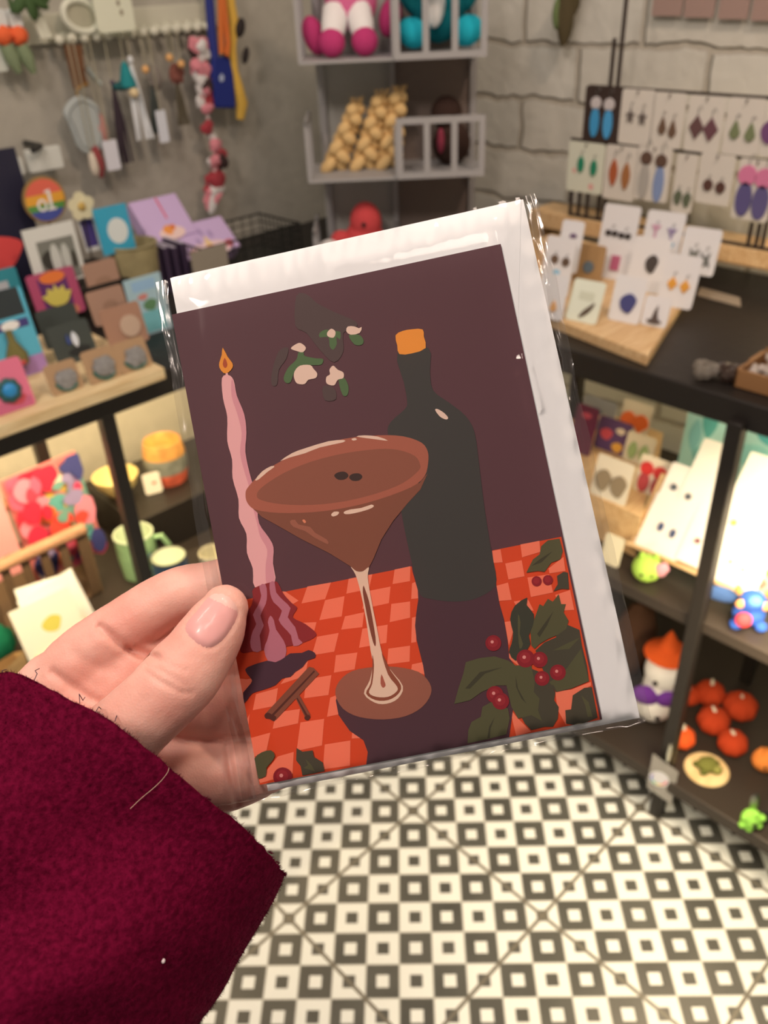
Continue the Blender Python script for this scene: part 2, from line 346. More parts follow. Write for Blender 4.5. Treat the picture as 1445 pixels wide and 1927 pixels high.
def pcard(name, label, cat, spec, color, prints=(), ears=(), z=.95, yaw=0, lean=.12, rnd=.006, t=.0015, group=None, rough=.55, back=None, fold=False):
    """card whose bottom centre sits at a spot; prints = (shape, size frac of w, x frac, z frac, colour, aspect)"""
    bx_, by_, ty, wdx = spec
    P, wd, h = place(bx_, by_, ty, wdx, z, yaw, lean)
    root = thing(name, label, cat, P, yaw, lean, group=group)
    g = G(); g.prism(rr(wd, h, rnd), -t, 0); mats = [M(color, rough)]
    for i, pr in enumerate(prints):
        k, s, x, zz, c = pr[:5]; asp = pr[5] if len(pr) > 5 else 1
        poly = shp(k, s*wd, x*wd, zz*h, s*wd*asp)
        poly = [(min(max(a, -wd/2), wd/2), min(max(b, 0), h)) for a, b in poly]
        g.flat(poly, -t-.00025*(i+1), len(mats)); mats.append(M(c, rough))
    g.build('card', mats, root, smooth=30)
    if not isinstance(z, tuple) and lean > 0:      # folded-back strut the card rests on
        a = math.sin(lean)*h*.7
        if a > .004:
            sg = G(); zt = h*.72; L_ = zt/ max(.2, math.cos(lean))
            sg.add([(-wd*.2, 0.0002, zt), (wd*.2, 0.0002, zt), (wd*.2, math.tan(lean)*zt*1.9, .0), (-wd*.2, math.tan(lean)*zt*1.9, .0)], [(0, 1, 2, 3)])
            so = sg.build('strut', M(back or color, rough), root); so.rotation_euler = (0, 0, 0)
    for e in ears: earring(root, e[0]*wd, e[1]*h, e[2], e[3]*wd, e[3]*wd*(e[5] if len(e) > 5 else 1), e[4], t, *(e[6:] if len(e) > 6 else ()))
    return root, wd, h, t
# ------------------------------------------------------------------ trays, steps and risers on the counters
def piece(name, label, cat, g, mats, loc=(0, 0, 0), yaw=0, bevel=.0015, group=None, smooth=35):
    o = g.build(name, mats, None, smooth=smooth, bevel=bevel); o.location = tuple(map(float, loc)); o.rotation_euler = (0, 0, yaw)
    return tag(o, label, cat, group)
TZ = .95
piece('display_tray', 'pale pine tray of brooch cards on the left black counter', 'tray', G().bx(-.45, .632, 1.192, 1.50, CT, TZ), PINE)
FR = atz(1220, 668, TZ); FL = atz(1045, 600, TZ); dF = (FL-FR)/np.linalg.norm(FL-FR)
bl = FR+dF*.40
piece('display_tray', 'honey pine tray of earring cards on the dark counter by the brick wall', 'tray', G().slab([(FR[0], FR[1]), (1.60, .772), (1.60, 1.12), (bl[0], bl[1])], CT, TZ), PINE_R)
piece('display_step', 'low pine step along the back of the earring tray', 'step', G().bx(1.475, 1.555, .785, 1.10, TZ, .985), PINE_R)
piece('display_riser', 'tall pine riser below the hanging earring cards', 'riser', G().bx(1.605, 1.695, .50, 1.20, CT+.05, 1.012).bx(1.605, 1.695, .50, .53, CT, CT+.05).bx(1.605, 1.695, 1.17, 1.20, CT, CT+.05), PINE_R)
piece('paper_strip', 'plain grey paper strip lying on the dark counter beside the earring tray', 'paper', G().slab([tuple(atz(x, y, CT)[:2]) for x, y in ((1318, 541), (1392, 561), (1394, 578), (1312, 556))], CT, CT+.001), M((150, 130, 112), .6), bevel=0)
piece('display_riser', 'black riser box behind the brooch tray below the dark poster', 'riser', G().bx(-.3, .82, 1.57, 1.76, CT, .985), BLACK)
piece('display_riser', 'black riser under the striped clay pot below the counter', 'riser', G().bx(.64, 1.05, 1.46, 1.70, MS_L, .52), BLACK)

# ------------------------------------------------------------------ corner rack
TR = 1.78; RP = np.array([_head[0]*TR, _head[1]*TR, 0]); 
def rk(x, y): p = atp(x, y, RP, _head); return float((p-RP)@_right), float(p[2])
RACK = M((164, 154, 150), .5); RDARK = M((128, 108, 98), .7)
rack = thing('display_rack', 'grey metal three tier rack with barred fronts, in the corner between the two walls', 'rack', (RP[0], RP[1], CT), YC)
xl, _ = rk(564, 118); xm, _ = rk(741, 106); xr, zb1 = rk(916, 106); _, zb2 = rk(740, 338); zb3 = zb2-(zb1-zb2)
RDp = .17
def rb(*a): return G().bx(*a)
for k, zb in enumerate((zb1, zb2, zb3)):
    G().bx(xl, xr, 0, RDp, zb-CT, zb-CT+.005).build('shelf_plate', RACK, rack)
    hh = .135 if k == 0 else .112
    # barred front over the right half
    g = G(); z0 = zb-CT; n = 3; bwid = .012
    g.bx(xm, xr, -.003, .003, z0, z0+bwid); g.bx(xm, xr, -.003, .003, z0+hh-bwid, z0+hh)
    for i in range(n+1):
        x = xm+(xr-xm-bwid)*i/n; g.bx(x, x+bwid, -.0031, .0031, z0, z0+hh)
    g.build('barred_front', RACK, rack)
    g = G()
    for yy in (.01, .06, .11, .16): g.bx(xl-.003, xl+.003, yy-.004, yy+.004, z0, z0+hh)
    g.bx(xl-.0031, xl+.0031, .006, .165, z0+hh-.01, z0+hh); g.build('barred_side', RACK, rack)
    G().bx(xm-.003, xm+.003, 0, RDp, z0, z0+hh*.8).build('divider', RACK, rack)
for x in (xl+.03, xm, xr-.006): G().bx(x-.006, x+.006, RDp-.012, RDp, 0, zb1-CT+.22).build('post', RACK, rack)
G().bx(xm, xr, RDp, RDp+.004, 0, zb1-CT+.22).build('back_panel', RDARK, rack)
G().bx(xl+.02, xm, RDp, RDp+.004, 0, zb1-CT+.22).build('back_panel', M((178, 168, 158), .6), rack)
def rpos(x, z, y=.08):           # a spot on the rack: across, deep, height
    p = RP+_right*x+_head*y; return (p[0], p[1], z)
def yarn(c): return M(c, .95, bump=.7, bscale=420, sheen=.25, spec=.1)
PK, PKD, WHT, TEAL = yarn((216, 104, 142)), yarn((188, 60, 108)), yarn((236, 222, 214)), yarn((40, 170, 186))
# pink plush
t = thing('plush_toy', 'pink plush animal with white legs and magenta feet, on the top tier of the rack', 'plush toy', rpos((xl+xm)/2+.012, zb1+.006, .085), YC)
G().ell((0, .02, .088), (.05, .042, .05)).build('body', PK, t); G().ell((-.012, -.005, .155), (.048, .045, .045)).build('head', PK, t)
for sx in (-1, 1):
    g = G(); g.tube([(sx*.022-.008, .0, .075), (sx*.026-.008, -.022, .05), (sx*.03-.008, -.034, .034)], [.024, .024, .02], 14); l_ = g.build('leg', WHT, t)
    G().ell((sx*.031-.008, -.042, .025), (.025, .022, .025)).build('foot', PKD, l_)
    G().ell((sx*.074, .01, .035 if sx < 0 else .06), (.021, .024, .035), R=Matrix.Rotation(sx*.3, 3, 'Y')).build('arm', PKD, t)
    G().ell((sx*.035-.012, .005, .198), (.014, .01, .018)).build('ear', PKD, t)
# teal plush behind bars
t = thing('plush_toy', 'teal plush animal with a white belly, behind the bars of the top tier', 'plush toy', rpos((xm+xr)/2+.004, zb1+.006, .075), YC)
G().ell((0, .02, .08), (.055, .045, .068)).build('body', yarn((24, 106, 112)), t); G().ell((-.012, -.022, .085), (.022, .014, .045)).build('belly', WHT, t)
for sx in (-1, 1): G().ell((sx*.052, -.018, .034), (.03, .028, .026), R=Matrix.Rotation(-sx*.5, 3, 'Y')).build('foot', TEAL, t); G().ell((sx*.06, .01, .1), (.018, .02, .042), R=Matrix.Rotation(sx*.4, 3, 'Y')).build('arm', yarn((24, 106, 112)), t)
G().ell((0, .01, .17), (.045, .042, .04)).build('head', TEAL, t)
# wheat-coloured braids
STRAW = M((222, 178, 120), .9, bump=.5, bscale=260)
for i, (dx, ang, hh, lab) in enumerate(((-.052, .42, .12, 'leftmost of the three plaited straw bundles on the middle tier'), (.008, .30, .135, 'middle one of the three plaited straw bundles on the middle tier'), (.062, .16, .14, 'plaited straw bundle nearest the dark barred front'))):
    t = thing('straw_plait', lab, 'straw plait', rpos((xl+xm)/2+dx+.012, zb2+.005, .09), YC, group='plaited straw bundles')
    g = G()
    for k in range(7):
        s = k/6
        for sg in (-1, 1): g.ell((s*ang*hh+sg*.011*(1-.4*s), .008*sg*(-1)**k, .012+s*hh*.85), (.021*(1-.35*s), .014, .0125), 14, R=Matrix.Rotation(sg*.75, 3, 'Y'))
    g.build('plait', STRAW, t)
    g = G()
    for k in range(14): g.tube([(ang*hh, 0, hh*.88), (ang*hh+random.uniform(-.012, .02), random.uniform(-.01, .01), hh*.88+.03)], .0009, 4)
    g.build('loose_end', M((206, 164, 110), .9), t)
t = thing('plush_toy', 'dark brown plush sitting behind the bars of the middle tier', 'plush toy', rpos((xm+xr)/2+.03, zb2+.006, .10), YC)
G().ell((0, 0, .04), (.04, .04, .042)).build('body', yarn((60, 42, 36)), t); G().ell((-.01, 0, .098), (.032, .032, .032)).build('head', yarn((60, 42, 36)), t); G().ell((-.024, -.03, .05), (.008, .012, .024)).build('scarf', yarn((150, 60, 76)), t)
# red bird with pale belly, and white one
t = thing('plush_toy', 'round red plush bird with a pale belly, on the lowest tier of the rack', 'plush toy', rpos(rk(685, 440)[0], zb3+.006, .08), YC)
g = G(); g.ell((0, 0, .06), (.046, .045, .052)); g.ell((.004, -.004, .105), (.034, .034, .042)); g.ell((-.05, -.01, .074), (.022, .018, .018)); b_ = g.build('body', yarn((206, 74, 74)), t)
G().ell((.006, -.012, .04), (.043, .042, .034)).build('belly', WHT, t); G().ell((.0, -.038, .108), .005, 10).build('eye', M((40, 30, 30), .2), t)
t = thing('plush_toy', 'small white plush ball beside the red plush bird', 'plush toy', rpos(rk(618, 450)[0], zb3+.006, .06), YC)
G().ell((0, 0, .038), (.038, .036, .038)).build('body', WHT, t); G().ell((.01, -.033, .05), .004, 8).build('eye', M((40, 30, 30), .2), t)

# ------------------------------------------------------------------ on the left counter, behind the tray
def prism_poster(): pass
r_, w_, h_, t_ = pcard('poster_board', 'dark navy poster board with a red shape at the left edge of the counter', 'poster', (20, 585, 292, 176), (34, 32, 52),
    [('blob', .66, .0, .38, (226, 76, 74), .5), ('square', .34, -.06, .2, (220, 74, 72), 1.3)], z=('y', 1.655), lean=.06, rnd=.001, t=.004)
r_, w_, h_, t_ = pcard('photo_print', 'black and white photo print with a white border behind the brooch cards', 'print', (118, 532, 424, 92), (222, 214, 204),
    [('square', .9, .06, .40, (128, 124, 114), .85), ('blob', .30, -.14, .42, (60, 56, 50), 1.2), ('oval', .32, .0, .40, (206, 200, 190), 1.9), ('oval', .28, .2, .42, (198, 192, 182), 1.8), ('oval', .2, .34, .36, (70, 64, 56), 1.6)], z=('y', 1.585), lean=.08, rnd=.001)
# round rainbow badge on a stem
bc = aty(84, 376, 1.63); sc_ = float((bc-EYE)@FWD)/FPX
t = thing('badge_stand', 'round rainbow striped badge with white lettering, on a stem behind the photo print', 'badge', (bc[0], bc[1], .985))
zz = bc[2]-.985; R_ = 37*sc_*1.02
g = G(); g.prism(circ(R_*1.1, 0, zz, 40), -.002, .004, 0)
for i, c in enumerate(((228, 104, 84), (236, 164, 60), (92, 146, 72), (76, 84, 158))):
    za, zb_ = 1-.5*i-.02*(i > 0), 1-.5*(i+1)
    za, zb_ = ((1, .28), (.28, -.18), (-.18, -.50), (-.50, -1))[i]
    pl = []
    for k in range(13):
        z_ = zb_+(za-zb_)*k/12; pl.append((math.sqrt(max(0, 1-z_*z_))*R_, zz+z_*R_))
    pl += [(-a, b) for a, b in pl[::-1]]
    g.flat(pl, -.0025-.00002*i, i+1)
g.build('disc', [M((170, 132, 80), .4, .3)]+[M(c, .3, coat=.4) for c in ((228, 104, 84), (236, 164, 60), (92, 146, 72), (76, 84, 158))], t, smooth=30)
g = G(); k = R_
def ring2(cx, cz, r, rz, wd): 
    o_ = circ(r, cx, cz, 24, rz); i_ = circ(r-wd, cx, cz, 24, rz-wd)
    for a in range(24):
        b = (a+1) % 24; g.flat([o_[a], o_[b], i_[b], i_[a]], -.0034)
ring2(-.22*k, zz-.22*k, .26*k, .30*k, .12*k)
g.flat([(.16*k, zz-.5*k), (.16*k, zz+.38*k), (.02*k, zz+.30*k), (.02*k, zz+.42*k), (.32*k, zz+.48*k), (.32*k, zz-.40*k), (.48*k, zz-.40*k), (.48*k, zz-.52*k), (.02*k, zz-.52*k), (.02*k, zz-.42*k), (.16*k, zz-.42*k)], -.0034)
g.build('lettering', M((240, 232, 222), .4), t, smooth=0)
G().tube([(0, .004, zz-R_), (0, .004, .004)], .0025, 8).build('stem', DARKM, t); G().lathe([(.03, 0), (.03, .003), (.004, .006)], 20).build('base', DARKM, t)
# pale paper flower
bc = aty(152, 388, 1.60)
t = thing('paper_flower', 'cream paper flower on a thin stem beside the rainbow badge', 'flower', (bc[0], bc[1], .985)); zz = bc[2]-.985
g = G()
for i in range(5):
    a = rad(90+72*i); g.prism([(p+.015*math.cos(a), q+zz+.015*math.sin(a)) for p, q in circ(.012, n=10)], -.002-.0004*i, .0-.0004*i)
g.build('petals', M((224, 208, 170), .7), t); G().ell((0, -.004, zz), (.008, .004, .008), 10).build('centre', M((196, 158, 84), .6), t); G().tube([(0, .002, zz), (0, .002, 0)], .0016, 6).build('stem', DARKM, t)
# cards in the floral tin
pt = atz(243, 548, CT); pt = np.array([pt[0], 1.60, CT]); sc_ = float((pt-EYE)@FWD)/FPX
r0 = 44*sc_; hp_ = place(243, 548, 462, 60, ('y', 1.60), 0, 0)[2]; hp_ = (aty(243, 462, 1.60)[2]-CT)
t = thing('floral_tin', 'tan round tin with a worn flower pattern holding greeting cards', 'tin', pt)
def floral():
    m = M((172, 152, 110), .5, var=.22, bscale=34, key='floral'); return m
G().lathe([(r0*.86, 0), (r0*.9, .004), (r0, hp_), (r0*1.05, hp_+.002), (r0*1.05, hp_+.005), (r0*.95, hp_+.005), (r0*.9, hp_-.01), (r0*.8, .004)], 40).build('body', floral(), t)
pcard('greeting_card', 'turquoise greeting card with a white oval, standing in the floral tin', 'greeting card', (226, 474, 388, 60), (58, 160, 190), [('disc', .62, .08, .46, (222, 220, 214), 1.1)], z=('y', 1.585), lean=.10, rnd=.001, rough=.25)
pcard('greeting_card', 'white edged violet card leaning behind the turquoise card', 'greeting card', (186, 470, 402, 46), (226, 216, 206), [('square', .6, -.2, .5, (84, 66, 128), 1.6)], z=('y', 1.61), lean=.14, rnd=.001)
# wire basket and lilac boxes
LIL = (206, 172, 208)
b0 = np.array([.96, 1.555, CT]); bw, bd, bh = .265, .15, .075
t = thing('wire_basket', 'black wire basket holding lilac boxes beside the floral tin', 'basket', b0+np.array([bw/2, bd/2, 0]))
for nm, (x0, x1, y0, y1) in (('front_mesh', (-bw/2, bw/2, -bd/2, -bd/2)), ('back_mesh', (-bw/2, bw/2, bd/2, bd/2)), ('side_mesh', (-bw/2, -bw/2, -bd/2, bd/2)), ('side_mesh', (bw/2, bw/2, -bd/2, bd/2))):
    g = G()
    for i in range(11):
        s = i/10; x, y = x0+(x1-x0)*s, y0+(y1-y0)*s; g.tube([(x, y, .002), (x, y, bh)], .0012, 5)
    for i in range(5): z_ = .003+(bh-.003)*i/4; g.tube([(x0, y0, z_), (x1, y1, z_)], .0012 if i < 4 else .0025, 5)
    g.build(nm, M((40, 38, 34), .5), t)
G().bx(-bw/2, bw/2, -bd/2, bd/2, 0, .002).build('floor_mesh', M((40, 38, 34), .5), t)
def lilac(label, p, wd, ln, th, lean, decor, yaw=0):
    t = thing('gift_box', label, 'gift box', p, yaw, lean, group='lilac boxes in the wire basket')
    g = G(); g.bx(-wd/2, wd/2, 0, th, 0, ln); g.build('carton', M(LIL, .6), t, bevel=.002)
    g = G(); mm = []
    for i, (k, s, x, z_, c, asp) in enumerate(decor): g.flat(shp(k, s*wd, x*wd, z_*ln, s*wd*asp), -.0005-.0002*i, i); mm.append(M(c, .6))
    g.build('printed_lid', mm, t, smooth=0)
    return t
tA = lilac('lilac box with a pink line and an orange flower, at the back of the basket', aty(330, 447, 1.64), .115, .10, .035, .75, [('square', .05, .05, .72, (220, 96, 120), 9), ('oval', .9, 0, .12, (240, 200, 190), .3), ('blob', .22, -.05, .2, (240, 150, 76), .9), ('blob', .12, .06, .24, (226, 120, 60), 1)])
tB = lilac('lilac box with a fan of rays over red flowers, at the front of the basket', aty(402, 476, 1.60), .145, .085, .045, .85, [('oval', 1.2, 0, .12, (236, 196, 196), .25), ('drop', .2, .02, .30, (238, 196, 140), 1.3), ('leaf', .1, -.12, .4, (176, 144, 184), 1.5), ('leaf', .1, .0, .66, (176, 144, 184), 1.5), ('leaf', .1, .14, .56, (176, 144, 184), 1.5), ('blob', .2, -.3, .1, (214, 110, 116), .6), ('blob', .26, .0, .12, (180, 84, 96), .5), ('blob', .18, .34, .16, (206, 100, 108), .7)])
for o in (tA, tB): o['group'] = 'lilac boxes in the wire basket'
g = G(); pcard('price_label', 'blank grey kraft label on the front of the wire basket', 'label', (398, 512, 466, 66), (160, 144, 126), z=('y', 1.548), lean=0, rnd=.002, t=.001)
for i in range(4):
    p = aty(286+i*14, 520, 1.60)
    t = thing('notecard_pack', ['dark violet notecard pack beside the floral tin, first of the leaning row', 'second pack of the leaning violet notecard row', 'third pack of the leaning violet notecard row', 'violet notecard pack touching the wire basket, last of the leaning row'][i], 'notecards', (.865+i*.021, 1.57, CT), rad(90), 0, roll=0, group='violet notecard packs')
    G().bx(-.0, .12, -.006, .006, 0, .088+.004*(i % 2)).build('cover', M((62, 46, 66), .5), t, bevel=.001); G().bx(.002, .118, -.004, .004, .088+.004*(i % 2), .0895+.004*(i % 2)).build('page_edge', M((186, 172, 182), .6), t)
pcard('greeting_card', 'pale blue illustrated card by the upper left corner of the clear bag', 'greeting card', (292, 626, 520, 66), (168, 190, 196), [('square', .8, 0, .85, (150, 180, 206), .3), ('blob', .3, -.1, .66, (206, 130, 120), .5), ('blob', .4, .05, .5, (96, 132, 92), .7), ('square', .9, 0, .22, (120, 180, 184), .55)], z=CT, lean=.12, rnd=.001, rough=.3)

# ------------------------------------------------------------------ on the brooch tray
KR, KR2, SLATE = (176, 134, 112), (164, 120, 98), (62, 66, 62)
pcard('brooch_card', 'purple and orange brooch card showing a yellow lotus', 'brooch card', (120, 596, 510, 86), (178, 74, 106), [('square', .75, 0, .55, (98, 44, 100), .8), ('oval', .9, .02, .86, (232, 120, 56), .26), ('oval', 1.1, .05, .1, (206, 120, 96), .25)], [(0, .46, 'lotus', .64, (212, 190, 92), .72, False)], z=TZ, lean=.2)
pcard('brooch_card', 'tall plain kraft brooch card leaning at the back of the tray', 'brooch card', (205, 566, 491, 60), KR, [('disc', .5, .0, .5, (162, 122, 100), .5)], z=TZ+.0, lean=.15)
pcard('brooch_card', 'kraft brooch card in front of the tall kraft card, with a faint print', 'brooch card', (214, 606, 543, 66), KR, [('disc', .4, .05, .5, (160, 120, 98), .6)], z=TZ, lean=.25)
pcard('brooch_card', 'reddish kraft card with a pale round disc by the tray end', 'brooch card', (246, 650, 575, 72), KR2, z=TZ, lean=.25, ears=[(.12, .46, 'disc', .5, (190, 158, 136), 1, False)])
pcard('brooch_card', 'slate grey card half hidden behind the feather brooch card', 'brooch card', (126, 648, 578, 72), SLATE, [('oval', .3, .1, .4, (46, 48, 46), .4)], z=TZ, lean=.25)
pcard('brooch_card', 'slate grey card with a white and blue feather brooch', 'brooch card', (150, 680, 608, 74), SLATE, [('blob', .6, .1, .25, (36, 38, 38), .4)], [(.06, .56, 'leaf', .24, (216, 214, 218), 1.5, False), (-.1, .6, 'drop', .14, (62, 76, 130), 1.8, False)], z=TZ, lean=.3)
BRO = (128, 120, 112)
for bx_, by_, ty_, wd_, lab in ((130, 737, 682, 58, 'square kraft card with a silver domed brooch, nearest the pink card'), (201, 716, 656, 58, 'square kraft card with a silver domed brooch, second of the front row'), (259, 696, 640, 58, 'square kraft card with a silver domed brooch, nearest the tray end')):
    r_, w_, h_, t_ = pcard('brooch_card', lab, 'brooch card', (bx_, by_, ty_, wd_), (170, 132, 98), z=TZ, lean=.35, group='kraft cards with silver brooches')
    g = G(); g.prism(rr(w_*.5, h_*.5, .004, .05*w_, h_*.22), -.006, -.002); g.ell((.05*w_, -.004, h_*.42), (w_*.33, .0035, h_*.30), 18, wob=.35, seed=bx_)
    b_ = g.build('brooch', M((138, 130, 126), .55, var=.3, bscale=160), r_); g = G(); g.tube([(.05*w_+w_*.36*math.cos(a), -.003, h_*.42+h_*.36*math.sin(a)) for a in np.linspace(3.3, 5.6, 12)], .0022, 6); g.build('enamel_rim', M((58, 104, 92), .3), b_)
r_, w_, h_, t_ = pcard('brooch_card', 'large blue sky and cloud card with a green bottle brooch', 'brooch card', (36, 712, 552, 112), (92, 174, 196), [('square', 1.1, 0, .86, (48, 54, 56), .42), ('square', 1.1, 0, .60, (70, 62, 118), .12), ('oval', .5, .14, .60, (238, 228, 220), .3), ('square', 1.1, .1, .09, (172, 128, 178), .3), ('oval', .6, -.4, .35, (160, 178, 206), .8)], z=TZ, lean=.18)
g = G(); g.lathe([(.003, 0), (w_*.16, .004), (w_*.17, .02), (w_*.06, .042), (w_*.055, .056), (w_*.07, .058), (.002, .06)], 16, (.05*w_, -.012, h_*.14)); b_ = g.build('bottle_brooch', M((116, 104, 56), .2, spec=.6), r_); G().ell((.06*w_, -.012-w_*.14, h_*.2), (.006, .004, .005), 10).build('gem', M((190, 70, 70), .15), b_)
r_, w_, h_, t_ = pcard('brooch_card', 'pink card with a blue flower brooch at the left front corner of the tray', 'brooch card', (32, 772, 680, 74), (222, 112, 136), [('oval', .7, -.35, .68, (200, 190, 196), .6), ('square', 1.1, 0, .1, (196, 96, 124), .25), ('blob', .5, .1, .2, (196, 74, 84), .5)], z=TZ, lean=.25)
g = G()
for i in range(8): a = rad(45*i); g.ell((-.02*w_+.011*math.cos(a), -.004, h_*.42+.011*math.sin(a)), (.008, .004, .008), 10)
b_ = g.build('flower_brooch', M((40, 84, 84), .5), r_); G().ell((-.02*w_, -.008, h_*.42), (.011, .005, .011), 14).build('bead', M((46, 132, 186), .4), b_)
pcard('brooch_card', 'teal card with a pale label behind the cloud card', 'brooch card', (24, 596, 508, 62), (62, 146, 156), [('square', .7, -.12, .6, (196, 190, 190), .6)], z=TZ, lean=.1)

# ------------------------------------------------------------------ hanging on the left wall
WL = LW-.028
def hang(name, label, cat, x, y, group=None, d=0): p = aty(x, y, WL-d); return thing(name, label, cat, p, 0, group=group)
def S_(x, y): return float((aty(x, y, WL)-EYE)@FWD)/FPX
pr0, pr1 = aty(30, 62, LW), aty(392, 44, LW)
t = thing('peg_rail', 'off white wooden peg rail carrying key rings along the plaster wall', 'peg rail', ((pr0[0]+pr1[0])/2, LW, pr0[2])); Lr = pr1[0]-pr0[0]
G().bx(-Lr/2-.3, Lr/2, -.014, 0, -.022, .028).build('rail', M((206, 194, 172), .6), t, bevel=.002)
for i in range(15):
    x = -Lr/2+.06+i*(Lr-.07)/14; g = G(); g.tube([(x, -.012, -.008), (x, -.03, -.014), (x, -.044, -.015)], [.0055, .006, .0075], 10); g.ell((x, -.048, -.015), .0095, 10); g.build('peg', M((216, 204, 182), .5), t)
# upper white ornaments on the rail
t = hang('oval_dish', 'off white oval dish propped above the peg rail', 'dish', 150, 30, d=.02); s = S_(150, 30)
g = G(); g.prism(circ(34*s, 0, 0, 28, 24*s, -.3), -.004, .004); g.build('plate', M((176, 164, 140), .6), t); g = G(); g.tube([(p, -.006, q) for p, q in circ(35*s, 0, 0, 30, 25*s, -.3)], .006, 8, closed=True); g.build('rim', M((224, 214, 192), .5), t)
t = hang('gift_tag', 'large cream card printed with small marks above the peg rail', 'card', 222, 60, d=.05); s = S_(222, 60)
G().prism(rr(76*s, 105*s, .008, 0, 0), 0, .002).build('card', M((224, 216, 190), .6), t); g = G()
for i, (a, b) in enumerate(((-.1, .6), (.2, .3), (.1, .75), (.15, .45))): g.flat(shp('leaf', .012, a*70*s, b*100*s), -.0004)
g.build('printed_marks', M((150, 136, 112), .6), t)
t = hang('slat', 'narrow white wooden slat hanging left of the oval dish', 'slat', 88, 72, d=.03); s = S_(88, 72); G().prism([(-.011, 0), (.011, 0), (-.006, 70*s), (-.026, 70*s)], 0, .006).build('slat', M((218, 208, 186), .6), t)
def string(t, z0, z1, x0=0, x1=0, c=(170, 156, 130), r=.0012): G().tube([(x0, 0, z0), (x1, 0, z1)], r, 5).build('cord', M(c, .8), t)
# carrot-like felt pair
for i, (x, lab) in enumerate(((10, 'orange felt tassel with a white cap at the left picture edge'), (38, 'orange felt tassel with a white cap, right one of the pair'))):
    t = hang('felt_tassel', lab, 'tassel', x, 82, 'orange felt tassels', d=.02); s = S_(x, 82)
    G().ell((0, 0, 14*s), (17*s, .016, 17*s), 14, wob=.2, seed=i).build('pompom', yarn((238, 104, 62)), t); G().prism(rr(24*s, 30*s, .006, 0, 26*s), -.006, .006).build('cap', M((216, 208, 200), .7), t)
    G().tube([(0, 0, -2*s), (6*s, 0, -24*s), (14*s, .002, -50*s)], [.012, .014, .006], 10).build('fringe', M((132, 140, 106), .9), t); string(t, 54*s, 76*s, c=(70, 90, 50), r=.004)
t = hang('leaf_bunch', 'dark green leafy bunch hanging above the orange tassels', 'foliage', 55, 20, d=.04)
g = G()
for i in range(9): a = random.uniform(-2.6, .4); L_ = .03+.012*random.random(); g.ell((math.cos(a)*L_*.6, random.uniform(-.01, .01), math.sin(a)*L_*.4+.02), (.022, .004, .009), 10, R=Matrix.Rotation(-a, 3, 'Y'))
g.build('leaves', M((62, 84, 44), .7), t)
t = hang('flat_tag', 'pale grey paper tag below the orange tassels at the picture edge', 'tag', 2, 135, d=.01); G().prism(rr(.03, .05, .003), 0, .001).build('tag', M((206, 200, 186), .7), t)
# grey embossed pouch on brown strap
t = hang('key_pouch', 'grey embossed pouch key ring on a brown leather strap', 'key ring', 160, 290, d=.02); s = S_(160, 240)
def WP(pts, d=.02):
    o = np.array(t.location); return [(float(p[0]-o[0]), float(p[2]-o[2])) for p in (aty(x, y, WL-d) for x, y in pts)]
def W3(pts, d=.02, dy=0): return [(x, dy, z_) for x, z_ in WP(pts, d)]
pl = WP([(146, 180), (166, 186), (182, 200), (188, 225), (194, 258), (190, 280), (166, 290), (148, 280), (136, 252), (128, 232), (119, 212), (128, 192)])
b_ = G().prism(smooth_poly(pl, 4), -.008, .006).build('pouch', M((176, 174, 168), .7, bump=.3, bscale=120), t, bevel=.004)
c_ = np.mean(np.array(pl), 0)
g = G(); g.tube([(c_[0]+(p-c_[0])*.8, -.0088, c_[1]+(q-c_[1])*.8) for p, q in smooth_poly(pl, 3)], .0012, 5, closed=True); g.build('stitching', M((140, 138, 134), .8), b_)
G().prism(WP([(120, 84), (154, 84), (160, 140), (166, 158), (140, 168)]), 0, .003).build('strap', M((116, 74, 46), .6), t)
G().tube(W3([(147, 186), (144, 172), (152, 162), (166, 158)]), .0035, 8).build('clasp_loop', M((150, 110, 60), .4, .6), t)
G().tube(W3([(158, 126), (166, 138), (184, 158)], dy=-.012), .0055, 10).build('clasp', M((230, 224, 214), .15, .9), t)
# fabric charms
def charm(label, x, ytop, ybot, wpx, c, kind='drape', d=.02, c2=None, cat='key ring', name='fabric_charm', group=None):
    t = hang(name, label, cat, x, ybot, group, d); s = S_(x, ybot); H_ = (ybot-ytop)*s*1.02; w_ = wpx*s
    if kind == 'drape': G().ell((0, 0, H_*.5), (w_*.5, .010, H_*.52), 14, wob=.35, seed=x).build('cloth', M(c, .9, bump=.3, bscale=150), t)
    elif kind == 'tag': G().prism(rr(w_, H_, .003), 0, .0015).build('tag', M(c, .6), t)
    elif kind == 'tassel':
        g = G()
        for k in range(12): a = random.uniform(-.5, .5); g.tube([(0, 0, H_), (a*w_*.6, random.uniform(-.006, .006), H_*.5), (a*w_, random.uniform(-.006, .006), 0)], .0022, 5)
        g.build('fringe', M(c, .9), t); G().ell((0, 0, H_), (w_*.16, w_*.16, w_*.2), 12).build('knot', M(c2 or c, .8), t)
    elif kind == 'bead': G().ell((0, 0, H_*.5), (w_*.5, w_*.5, H_*.5), 14).build('bead', M(c, .4), t)
    zt = pr0[2]-.012-t.location.z
    if zt > H_: string(t, H_*.97, zt)
    return t
charm('red floral fabric charm hanging beside the grey pouch', 196, 215, 270, 24, (196, 134, 122), c2=None)
charm('deep red fabric charm with a cream end below the grey pouch', 190, 280, 332, 22, (150, 66, 66), d=.03)
charm('cream fabric charm at the lower tip of the red charm', 180, 292, 330, 16, (222, 200, 178), d=.036)
charm('plain white paper tag hanging below the red fabric charm', 216, 270, 320, 28, (222, 212, 214), 'tag', d=.04)
charm('long dark plum tassel hanging next to the white tag', 240, 175, 306, 26, (62, 48, 54), 'tassel', c2=(90, 76, 90))
